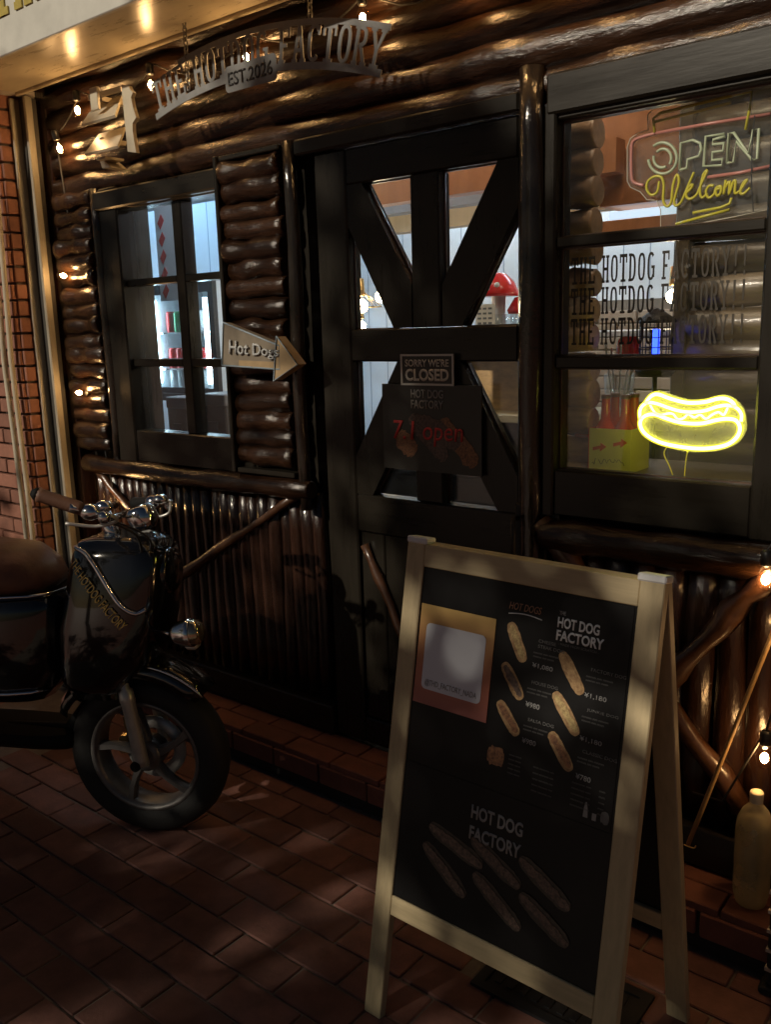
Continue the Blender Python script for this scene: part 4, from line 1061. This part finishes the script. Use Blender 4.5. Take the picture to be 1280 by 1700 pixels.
crate(277, 308, 660, 2.62, 'grey crate in front of the fridge, beside the window mullion')
crate(331, 372, 655, 2.62, 'taller grey crate standing under the fridge\'s right end')
crate(380, 402, 660, 2.70, 'grey crate leaning near the window\'s lower right pane')
bn = thing('banner', 'narrow white banner with red lettering hanging in left window', 'banner', at(255, 350, 2.75))
b = B(); b.box(0, .16, 0, .004, -.42, .10); b.obj('cloth', 'card_white', bn)
b = B()
for i in range(5): b.prism([(.02, -.06-i*.08), (.05, -.02-i*.08), (.07, -.05-i*.08), (.04, -.09-i*.08)], -.0015, -.0003)
b.obj('print', 'print_red', bn)

# ================================================================== SANDWICH BOARD
TH = R_(-1.244); UX = Vector((math.cos(TH), math.sin(TH), 0)); NN = Vector((math.sin(TH), -math.cos(TH), 0))
SBW, SBH, SPR = .600, 1.083, .222
AO = Vector((-.878, 1.539, 0))
bo = thing('sandwich_board', 'tall pale wood framed sandwich board with black hot dog menu panels', 'signboard', AO)
topF = Vector((0, 0, SBH))+NN*.016; botF = NN*SPR
VV = (topF-botF); BL = VV.length; VV.normalize(); WWn = UX.cross(VV).normalized()
if WWn.dot(NN) < 0: WWn = -WWn
# local frame: x=u, y=-outward normal, z=v ; origin at foot centre
MF = Matrix((( UX.x, -WWn.x, VV.x, botF.x), (UX.y, -WWn.y, VV.y, botF.y), (UX.z, -WWn.z, VV.z, botF.z), (0, 0, 0, 1)))
topB = Vector((0, 0, SBH))-NN*.016; botB = -NN*SPR
VB = (topB-botB).normalized(); WB = UX.cross(VB).normalized()
if WB.dot(NN) > 0: WB = -WB
MB_ = Matrix((( UX.x, -WB.x, VB.x, botB.x), (UX.y, -WB.y, VB.y, botB.y), (UX.z, -WB.z, VB.z, botB.z), (0, 0, 0, 1)))
def sb(b, n, m, parent=None, M=MF): b.apply(M); return b.obj(n, m, parent or bo)
h = SBW/2
def uv(px, py):                                # photo pixel -> (u, v) on the front face
    d = ray(px, py); nw = WWn; P0 = AO+botF
    t = (P0-CO).dot(nw)/d.dot(nw); q = CO+d*t-P0
    return q.dot(UX), q.dot(VV)
vb0 = .5*(uv(640, 1487)[1]+uv(1000, 1655)[1]); print('board rail', uv(640, 1487), uv(1000, 1655), uv(690, 935), uv(1068, 985), uv(700, 1000), uv(832, 968), uv(1012, 1345))
for M, nm in ((MF, 'front'), (MB_, 'back')):
    sb(B().box(-h, -h+.048, 0, .022, 0, BL, bev=.002), 'leg', 'pale_wood', None, M)
    sb(B().box(h-.048, h, 0, .022, 0, BL, bev=.002), 'leg', 'pale_wood', None, M)
    sb(B().box(-h+.048, h-.048, .001, .021, BL-.052, BL-.002, bev=.002), 'rail', 'pale_wood_h', None, M)
    sb(B().box(-h+.048, h-.048, .001, .021, vb0-.046, vb0, bev=.002), 'rail', 'pale_wood_h', None, M)
fpan = sb(B().box(-h+.046, h-.046, .006, .012, vb0-.004, BL-.05), 'panel', 'black_panel')
sb(B().box(-h+.046, h-.046, .006, .012, vb0-.004, BL-.05), 'panel', 'black_panel', None, MB_)
for s in (-1, 1):
    x = s*(h-.026); b = B(); b.box(x-.028, x+.028, -.003, .034, BL-.003, BL+.012, bev=.003); sb(b, 'hinge_cap', 'white_plastic')
    b = B(); b.box(x-.014, x+.014, .030, .040, BL-.06, BL-.004, bev=.002); sb(b, 'hinge_strap', 'white_plastic')
# prints on the panel
PY0 = .0058
def quadp(pts, d, n, m):
    return sb(B().prism([uv(*p) for p in pts], PY0-d-.0006, PY0-d), n, m)
qc = thing('contact_card', 'ochre to red card with white rounded square on sandwich board', 'card', AO)
def onb(b, n, m, o): b.apply(MF); return b.obj(n, m, o)
(u0, v1), (u1, _), (_, v0) = uv(699, 1001), uv(821, 1022), uv(686, 1164)
u1 = .5*(u1+uv(808, 1193)[0])
o = B().box(u0, u1, 0, .0012, v0, v1)
o.apply(Matrix.Translation((0, PY0-.0016, 0))); onb(o, 'sheet', 'card_gradient', qc)
b = B(); w_ = (u1-u0)
b.prism(rrect(u0+w_*.10, v0+(v1-v0)*.155, w_*.80, (v1-v0)*.665, .011), PY0-.0026, PY0-.0019); onb(b, 'white_square', 'card_white', qc)
tb = text_bm('@THD_FACTORY_NADA', w_*.70, (v1-v0)*.075, .004, .0005); tb.apply(Matrix.Translation((u0+w_*.15, PY0-.0029, v0+(v1-v0)*.185))); onb(tb, 'handle_lettering', 'print_grey', qc)
# menu poster
mu = thing('menu_poster', 'black hot dog menu poster with prices on upper right of sandwich board', 'poster', AO)
(m0, mv1) = uv(832, 968); (m1, _) = uv(1062, 1001); (_, mv0) = uv(1012, 1345)
mv0 = mv1-(m1-m0)*1.42; m1 = min(m1, h-.055)
print('menu', m0, m1, mv0, mv1)
MWd, MH = m1-m0, mv1-mv0
onb(B().box(m0, m1, PY0-.0012, PY0-.0001, mv0, mv1), 'sheet', 'print_black', mu)
def mt(s, fx, fz, fw, fh, m='print_white', bold=.01, shear=0.0, n='lettering'):
    tb = text_bm(s, MWd*fw, MH*fh, bold, .0004, shear=shear); tb.apply(Matrix.Translation((m0+MWd*fx, PY0-.0019, mv0+MH*fz))); return onb(tb, n, m, mu)
mt('HOT DOGS', .08, .885, .26, .035, 'print_brown', .005, .25)
b = B(); b.tube([(m0+MWd*(.08+.03*i), PY0-.0015, mv0+MH*(.862+.010*math.sin(i*.35))) for i in range(10)], .0012, 5); onb(b, 'underline', 'print_white', mu)
mt('THE', .475, .905, .05, .018, 'print_grey', .01)
mt('HOT DOG', .47, .845, .31, .05, 'print_white', .03)
mt('FACTORY', .47, .785, .35, .05, 'print_white', .03)
mt('- MADE FROM SCRATCH -', .49, .765, .30, .011, 'print_dim', .0)
items = ((.10, .82, .24, .645, 'cheese_print', ('CHEESE', 'STEAK DOG'), '\u00a51,080', .31, .755, .63),
         (.08, .62, .25, .465, 'dark_top_print', ('HOUSE DOG',), '\u00a5980', .29, .555, .44),
         (.07, .43, .25, .290, 'topping_print', ('SALSA DOG',), '\u00a5980', .29, .375, .265),
         (.52, .735, .70, .565, 'bun_print', ('FACTORY DOG',), '\u00a51,180', .72, .68, .555),
         (.50, .545, .70, .375, 'cheese_print', ('JUNKIE DOG',), '\u00a51,180', .72, .495, .355),
         (.50, .355, .68, .205, 'topping_print', ('CLASSIC DOG',), '\u00a5780', .72, .305, .18))
for k, (ax, az, bx_, bz_, m, nm, pr_, tx, tz, pz_) in enumerate(items):
    onb(blobs(B(), m0+MWd*ax, mv0+MH*az, m0+MWd*bx_, mv0+MH*bz_, MWd*.092, PY0-.0013, 40+k, 40, .06), 'hot_dog_print', 'bun_print', mu)
    onb(blobs(B(), m0+MWd*(ax+.01), mv0+MH*(az-.012), m0+MWd*(bx_-.005), mv0+MH*(bz_+.015), MWd*.052, PY0-.0021, 60+k, 50), 'topping_print', m, mu)
    for i, s in enumerate(nm): mt(s, tx+.03, tz-.025*i, .03*len(s)*.75, .016, 'print_dim', .01)
    for i in range(2): mt('mmmm mm mmmm mm'[:13-2*i], tx, tz-.025*len(nm)-.018*i-.005, .19-.03*i, .007, 'print_dim', 0)
    mt(pr_, tx, pz_, .16 if ',' in pr_ else .11, .026, 'print_grey', .012)
onb(blobs(B(), m0+MWd*.02, mv0+MH*.16, m0+MWd*.16, mv0+MH*.155, MWd*.13, PY0-.0013, 91, 26), 'fries_print', 'topping_print', mu)
for i in range(5):
    mt('mmm mmm', .20, .185-.022*i, .10, .007, 'print_dim', 0)
    mt('mmm mmmmm mm', .40, .165-.028*i, .16, .007, 'print_dim', 0)
    mt('mmmmm mm', .70, .155-.026*i, .14, .007, 'print_dim', 0)
    mt('mm', .90, .155-.026*i, .04, .007, 'print_dim', 0)
b = B(); b.prism([(m0+MWd*.80, mv0+MH*.02), (m0+MWd*.835, mv0+MH*.02), (m0+MWd*.83, mv0+MH*.06), (m0+MWd*.82, mv0+MH*.09), (m0+MWd*.812, mv0+MH*.09), (m0+MWd*.803, mv0+MH*.06)], PY0-.0019, PY0-.0013)
b.box(m0+MWd*.865, m0+MWd*.895, PY0-.0019, PY0-.0013, mv0+MH*.018, mv0+MH*.05)
onb(b, 'bottle_print', 'print_grey', mu)
onb(blobs(B(), m0+MWd*.925, mv0+MH*.045, m0+MWd*.985, mv0+MH*.045, MWd*.075, PY0-.0013, 92, 20), 'emblem_print', 'print_dim', mu)
# lower poster
lp = thing('hot_dog_poster', 'black poster showing five dark hot dogs at foot of sandwich board', 'poster', AO)
(l0, lv1), (l1, lv0) = (-h+.050, mv0-.006), (h-.050, vb0+.004)
onb(B().box(l0, l1, PY0-.0010, PY0-.0001, lv0, lv1), 'sheet', 'print_black', lp)
ta, tc_ = uv(781, 1366), uv(866, 1370); tw = uv(866, 1388)[0]-uv(781, 1350)[0]
va = uv(790, 1362)[1]; vc = uv(790, 1398)[1]
for s, v in (('HOT DOG', va), ('FACTORY', vc)):
    tb = text_bm(s, tw, .030, .03, .0005); tb.apply(Matrix.Translation((uv(781, 1350)[0], PY0-.0020, v))); onb(tb, 'lettering', 'print_grey', lp)
for k, (a, c) in enumerate((((702, 1400), (770, 1490)), ((712, 1370), (800, 1440)), ((782, 1392), (862, 1475)), ((785, 1450), (862, 1545)), ((862, 1425), (945, 1512)), ((862, 1485), (942, 1572)))):
    p, q = uv(*a), uv(*c)
    onb(blobs(B(), *p, *q, .036, PY0-.0011-.0003*k, 80+k, 44, .08), 'hot_dog_print', 'dark_bun_print', lp)
    onb(blobs(B(), *p, *q, .020, PY0-.0031-.0001*k, 90+k, 60), 'topping_print', 'dark_top_print', lp)

# ================================================================== WATER BOTTLE, pole, black stand
wbt = thing('water_bottle', 'large clear plastic bottle full of cloudy water standing on brick step', 'bottle', (-.540, 2.055, .135))
B().lathe([(0, .012), (.025, .0), (.036, .004), (.042, .03), (.0435, .06), (.0425, .09), (.0435, .12), (.0435, .20), (.041, .225), (.030, .25), (.017, .266), (.014, .272), (.014, .28)], n=24).obj('bottle', 'pet', wbt)
B().lathe([(0, .014), (.024, .004), (.034, .008), (.040, .03), (.0415, .06), (.0405, .09), (.0415, .12), (.0415, .20), (.039, .222), (0, .222)], n=24).obj('water', 'pet', wbt)
B().lathe([(.0155, .272), (.016, .296), (.0145, .30), (0, .30)], n=18).obj('cap', 'water_cap', wbt)
p0, p1 = at(1143, 1402, 2.06), at(1300, 1010, 2.09)
sk = B().tube([p0.lerp(p1, i/6) for i in range(7)], .006, 8, jitter=.06).obj('bamboo_stick', 'bamboo')
for v in sk.data.vertices: v.co -= p0
sk.location = p0; tag(sk, 'thin bamboo stick leaning across the vertical logs beside the bottle', 'stick')
ws = B().tube(smooth_path([at(1136, 1402, 2.05), at(1152, 1408, 2.05), at(1156, 1404, 2.05)], 4), .0018, 6).obj('hook', 'brass')
hv = ws.data.vertices[0].co.copy()
for v in ws.data.vertices: v.co -= hv
ws.location = hv; tag(ws, 'small bent metal hook at foot of the bamboo stick', 'hook')
x_ = atz(1275, 1640, 0)
bs = thing('black_stand', 'narrow black post standing on brick paving beside the water bottle', 'post', (x_.x+.02, x_.y, 0))
B().box(-.022, .03, -.02, .03, .02, .36, bev=.006).obj('post', 'rubber', bs)
B().box(-.035, .06, -.03, .05, 0, .02, bev=.004).obj('foot', 'rubber', bs)
b = B()
for i in range(6): b.box(-.0245, .0, -.0225, .0, .06+i*.05, .068+i*.05)
b.obj('clamp', 'alloy', bs)

# ================================================================== SCOOTER
PH = R_(27)
BO = Vector((-2.225, 1.525, 0))
mo = thing('motor_scooter', 'glossy black motor scooter with brown seat parked before the log wall', 'scooter', BO, (0, 0, PH))
# local: x forward, y left (+) / right towards camera (-), z up
def mp2(b, n, m, parent=None): return b.obj(n, m, parent or mo)
WR, WZ = .262, .262
fw = part('front_wheel', mo)
ty = []
for i in range(41): 
    pass
prof = []
for k in range(13):
    a = math.pi*(k/12); prof.append((.205+.057*math.sin(a)**.8 if 0 < k < 12 else .190, -.055*math.cos(a)*1.0))
prof = [(.178, -.040), (.190, -.050), (.215, -.056), (.240, -.050), (.255, -.034), (.262, 0), (.255, .034), (.240, .050), (.215, .056), (.190, .050), (.178, .040)]
mp2(B().lathe(prof, (0, 0, WZ), (0, 1, 0), 48), 'tyre', 'rubber', fw)
b = B().lathe([(.165, -.030), (.170, -.045), (.181, -.047), (.185, -.043), (.178, -.038), (.178, .038), (.185, .043), (.17, .045), (.165, .030), (.160, 0), (.165, -.030)], (0, 0, WZ), (0, 1, 0), 48)
mp2(b, 'rim', 'rim_grey', fw)
mp2(B().lathe([(0, -.046), (.030, -.046), (.048, -.040), (.050, .03), (0, .03)], (0, 0, WZ), (0, 1, 0), 28), 'hub', 'rim_grey', fw)
for i in range(5):
    a = R_(18+72*i); b = B()
    for s in (0,):
        ca, sa = math.cos(a), math.sin(a)
        def Q(r, t, y): 
            aa = a+.22*(r-.04)/.13; return (r*math.cos(aa)-t*math.sin(aa), y, WZ+r*math.sin(aa)+t*math.cos(aa))
        rings = []
        for r, wd in ((.042, .019), (.08, .014), (.12, .012), (.168, .016)):
            rings.append([Q(r, -wd, -.018), Q(r, -wd*.6, -.034), Q(r, wd*.6, -.034), Q(r, wd, -.018), Q(r, wd*.6, .0), Q(r, -wd*.6, .0)])
        b.loft(rings, smooth=False)
    mp2(b, 'spoke', 'rim_grey', fw)
mp2(B().lathe([(.065, .032), (.105, .032), (.105, .036), (.065, .036), (.065, .032)], (0, 0, WZ), (0, 1, 0), 36), 'brake_disc', 'alloy', fw)
b = B(); b.box(-.125, -.085, .02, .06, WZ-.03, WZ+.03, bev=.008); mp2(b, 'brake_caliper', 'caliper_gold', mo)
b = B().tube([(-.09, .03, WZ+.05), (-.10, .035, WZ+.09), (-.06, .035, WZ+.13)], .008, 8); mp2(b, 'brake_link', 'caliper_gold', mo)
for s in (-1, 1):
    y = s*.082
    mp2(B().lathe([(0, 0), (.021, 0), (.022, .02), (.021, .20), (.024, .215), (.022, .245), (.014, .25), (.013, .45)], (.012, y, WZ-.005), (-.14, 0, 1), 18), 'fork_leg', 'alloy')
    mp2(B().cyl((.0, y-s*.004, WZ), (.0, y+s*.026, WZ), .016, n=16), 'axle_nut', 'bike_matt')
# front fender
rings = []
for i in range(15):
    a = R_(46+i*108/14); r0 = .312; c = Vector((r0*math.cos(a), 0, WZ+r0*math.sin(a)))
    n_ = Vector((math.cos(a), 0, math.sin(a))); w = .078*(1 if 0 < i < 14 else .7)
    rings.append([c+Vector((0, -w, 0))-n_*.035, c+Vector((0, -w, 0))*.92-n_*.008, c+Vector((0, -w*.5, 0))+n_*.010, c+n_*.016, c+Vector((0, w*.5, 0))+n_*.010, c+Vector((0, w, 0))*.92-n_*.008, c+Vector((0, w, 0))-n_*.035])
fe = mp2(B().loft(rings, closed_ring=False, caps=False), 'front_fender', 'bike_black')
sol = fe.modifiers.new('s', 'SOLIDIFY'); sol.thickness = .004
mp2(B().tube([(.322*math.cos(R_(a)), -.074, WZ+.318*math.sin(R_(a))) for a in range(46, 84, 4)], .0035, 6), 'fender_trim', 'chrome')
# legshield / front cowl: lofted sections from low to high
def sect(z, xb, xf, w, n=20, e=.6):
    out = []
    for k in range(n):
        a = 2*math.pi*k/n; c, s_ = math.cos(a), math.sin(a)
        out.append(Vector(((xb+xf)/2+(xf-xb)/2*math.copysign(abs(c)**e, c), w*math.copysign(abs(s_)**e, s_), z)))
    return out
cow = [sect(.47, -.22, -.03, .10), sect(.53, -.235, .0, .135), sect(.60, -.235, .07, .15), sect(.70, -.22, .10, .155), sect(.78, -.20, .12, .145), sect(.86, -.185, .125, .13), sect(.92, -.17, .125, .115), sect(.955, -.15, .10, .10), sect(.972, -.10, .05, .06)]
cwl = mp2(B().loft(cow), 'front_cowl', 'bike_black')
def cside(x, z, out=.006):                       # point on the camera side of the cowl
    zs = [r[0].z for r in cow]
    z = max(zs[0], min(zs[-1]-1e-4, z)); i = max(k for k in range(len(zs)) if zs[k] <= z); i = min(i, len(zs)-2)
    f = (z-zs[i])/(zs[i+1]-zs[i]); xs0 = [min(p.x for p in cow[i]), min(p.x for p in cow[i+1])]; xs1 = [max(p.x for p in cow[i]), max(p.x for p in cow[i+1])]
    w = max(p.y for p in cow[i])*(1-f)+max(p.y for p in cow[i+1])*f
    xa, xb_ = xs0[0]*(1-f)+xs0[1]*f, xs1[0]*(1-f)+xs1[1]*f
    c = max(-1, min(1, (x-(xa+xb_)/2)/((xb_-xa)/2))); c = math.copysign(abs(c)**(1/.6), c); s_ = math.sqrt(max(0, 1-c*c))**.6
    return Vector((x, -w*s_-out, z))
trim = [(-.142, .945), (-.10, .938), (-.07, .915), (-.035, .87), (0, .82), (.03, .785), (.065, .765), (.09, .775)]
tp = smooth_path([Vector((x, 0, z)) for x, z in trim], 4)
mp2(B().tube([cside(p.x, p.z, .004) for p in tp], .007, 8), 'cowl_trim', 'chrome')
tb = text_bm('THE HOTDOG FACTORY', .275, .030, .014, .001)
bd0, bd1 = Vector((-.150, .900)), Vector((.020, .715)); dd = (bd1-bd0).normalized(); nn = Vector((-dd.y, dd.x))
bmesh.ops.subdivide_edges(tb.bm, edges=tb.bm.edges[:], cuts=1)
for v in tb.bm.verts:
    q = bd0+dd*(v.co.x*.92)+nn*(v.co.z); v.co = cside(q.x, q.y, .0035-v.co.y)
mp2(tb, 'side_lettering', 'gold_decal')
# handlebar, grips, instruments
mp2(B().cyl((-.045, 0, .93), (-.085, 0, 1.03), .022, n=14), 'steering_stem', 'chrome')
hb = smooth_path([(-.02, .18, 1.04), (.0, .15, 1.035), (-.01, .09, 1.03), (-.05, 0, 1.02), (.0, -.14, 1.05), (.015, -.22, 1.08), (-.03, -.27, 1.105)], 5)
mp2(B().tube(hb, .011, 10), 'handlebar', 'chrome')
for s in (-1, 1):
    a, c = (Vector((-.005, -.245, 1.095)), Vector((-.115, -.275, 1.140))) if s < 0 else (Vector((-.01, .16, 1.035)), Vector((-.09, .21, 1.02)))
    mp2(B().tube([a, a.lerp(c, .1), a.lerp(c, .92), c], .02, 12, radii=[.017, .0195, .0185, .021]), 'grip', 'grip_brown' if s < 0 else 'bike_matt')
    mp2(B().lathe([(0, .018), (.010, .018), (.016, .010), (.021, 0), (0, 0)], c, c-a, 14), 'grip_end', 'bike_matt')
    m_ = a-(c-a).normalized()*.022
    b = B(); b.ball(m_, .026, 12, (1.2, 1, .9)); b.ball(m_+Vector((.03, -s*.02, .012)), .021, 12, (1.2, 1, .8)); b.ball(m_+Vector((.045, s*.01, -.012)), .018, 10)
    mp2(b, 'switch_housing', 'chrome')
    mp2(B().tube(smooth_path([m_+Vector((.05, 0, -.005)), m_+Vector((.06, -s*.03, -.03)), m_+Vector((0, -s*.02, -.045)), m_+Vector((-.07, s*.015, -.03))], 4), .005, 8), 'brake_lever', 'alloy')
mp2(B().lathe([(0, .03), (.035, .028), (.045, .015), (.045, -.02), (.03, -.04), (0, -.045)], (.05, -.02, 1.03), (-.4, 0, 1), 20), 'speedometer', 'chrome')
mp2(B().tube(smooth_path([(.02, -.20, 1.06), (.09, -.14, 1.0), (.06, -.06, .90)], 5), .004, 6), 'cable', 'cable_black')
mp2(B().tube(smooth_path([(.02, -.16, 1.05), (.11, -.10, .98), (.05, -.04, .88)], 5), .0035, 6), 'cable', 'cable_black')
# headlight and indicators
for s in (-1,):
    o_ = Vector((.235, s*.165, .725))
    ind = mp2(B().lathe([(0, -.055), (.018, -.05), (.033, -.03), (.040, 0), (.042, .015), (.038, .018)], o_, (1, 0, .12), 20), 'indicator', 'chrome')
    mp2(B().lathe([(.037, .014), (.036, .032), (.025, .044), (0, .048)], o_, (1, 0, .12), 20), 'lens', 'amber', ind)
    mp2(B().cyl(o_+Vector((-.02, 0, -.01)), (.09, s*.09, .70), .007, n=8), 'stalk', 'chrome', ind)
hl = mp2(B().lathe([(0, -.06), (.05, -.05), (.068, -.01), (.070, .02), (.062, .03), (0, .034)], (.10, 0, .86), (1, 0, 0), 24), 'headlight', 'bike_black')
mp2(B().box(.20, .24, -.125, -.085, .655, .70, bev=.008), 'horn', 'alloy')
# floor, body, seat, rear wheel (running out of the frame)
mp2(B().loft([sect(.27, -.72, -.24, .06), sect(.30, -.74, -.22, .09), sect(.33, -.72, -.23, .09)]), 'footboard', 'bike_matt')
mp2(B().tube([(-.14, 0, .50), (-.20, 0, .40), (-.28, 0, .31), (-.60, 0, .30), (-.70, 0, .48)], .03, 10), 'frame_tube', 'bike_matt')
body = [sect(.44, -.95, -.26, .10), sect(.49, -1.05, -.215, .155), sect(.56, -1.15, -.185, .175), sect(.66, -1.22, -.17, .180), sect(.75, -1.25, -.165, .172), sect(.80, -1.24, -.175, .155)]
# the rear body leans back behind the leg shield
for r in body:
    for v in r: v.x -= .055
mp2(B().loft(body), 'rear_body', 'bike_black')
mp2(B().tube([v+Vector((0, -.004, 0)) for v in body[1][9:20]], .006, 8), 'body_trim', 'chrome')
seat = [sect(.795, -1.15, -.21, .150), sect(.83, -1.18, -.205, .165), sect(.875, -1.18, -.225, .160), sect(.915, -1.1, -.27, .135), sect(.935, -.95, -.36, .08)]
for r in seat:
    for v in r: v.x -= .055; v.z += .0
mp2(B().loft(seat), 'seat', 'seat_leather')
mp2(B().tube([v*1.0+Vector((0, 0, .0)) for v in [p for p in sect(.80, -1.31, -.222, .168)][0:20]], .004, 6, closed=True), 'seat_trim', 'chrome')
rwl = part('rear_wheel', mo)
mp2(B().lathe(prof, (-1.24, 0, WZ), (0, 1, 0), 40), 'tyre', 'rubber', rwl)
mp2(B().lathe([(0, -.04), (.16, -.04), (.18, -.045), (.18, .045), (.16, .04), (0, .04)], (-1.24, 0, WZ), (0, 1, 0), 36), 'rim', 'rim_grey', rwl)
mp2(B().tube([(-.85, .05, .28), (-.92, .14, .03), (-.90, .20, .004)], .01, 8), 'side_stand', 'bike_matt')

# ================================================================== STREET TREE behind the camera (its leaves break up the street light)
tr = thing('street_tree', 'leafy street tree standing on the pavement opposite the shopfront', 'tree', (-3.6, -4.3, 0))
pts = [(0, 0, -.05), (.03, .02, .8), (-.02, .05, 1.7), (.03, 0, 2.7), (0, .02, 3.7), (.05, 0, 4.8)]
b = B().tube(pts, .16, 12, radii=[.20, .16, .14, .12, .08, .03], jitter=.1, seed=2)
rnd = random.Random(21); tips = []
for i in range(16):
    a = rnd.uniform(0, 2*math.pi); z = rnd.uniform(1.7, 4.3); L = rnd.uniform(.9, 1.7)
    q = Vector((0, .02, z)); e_ = q+Vector((math.cos(a)*L, math.sin(a)*L, L*.5)); tips.append(e_)
    b.tube([q, q.lerp(e_, .5)+Vector((0, 0, .05)), e_], .04, 7, radii=[.05, .03, .012])
b.obj('trunk', 'bark', tr)
b = B()
clumps = [rnd.choice(tips).lerp(Vector((0, 0, 3.4)), rnd.uniform(-.2, .6))+Vector((rnd.gauss(0, .45), rnd.gauss(0, .45), rnd.gauss(0, .5))) for _ in range(52)]
for i in range(6000):
    c = clumps[i % len(clumps)]+Vector((rnd.gauss(0, .17), rnd.gauss(0, .17), rnd.gauss(0, .14)))
    M = Euler((rnd.uniform(0, 6.3), rnd.uniform(0, 6.3), rnd.uniform(0, 6.3))).to_matrix(); s = rnd.uniform(.05, .09)
    b.quad([c+M @ Vector(p)*s for p in ((-.5, -1, 0), (.5, -1, .1), (.6, .3, 0), (0, 1.2, -.1))])
b.obj('crown', 'leaf', tr)
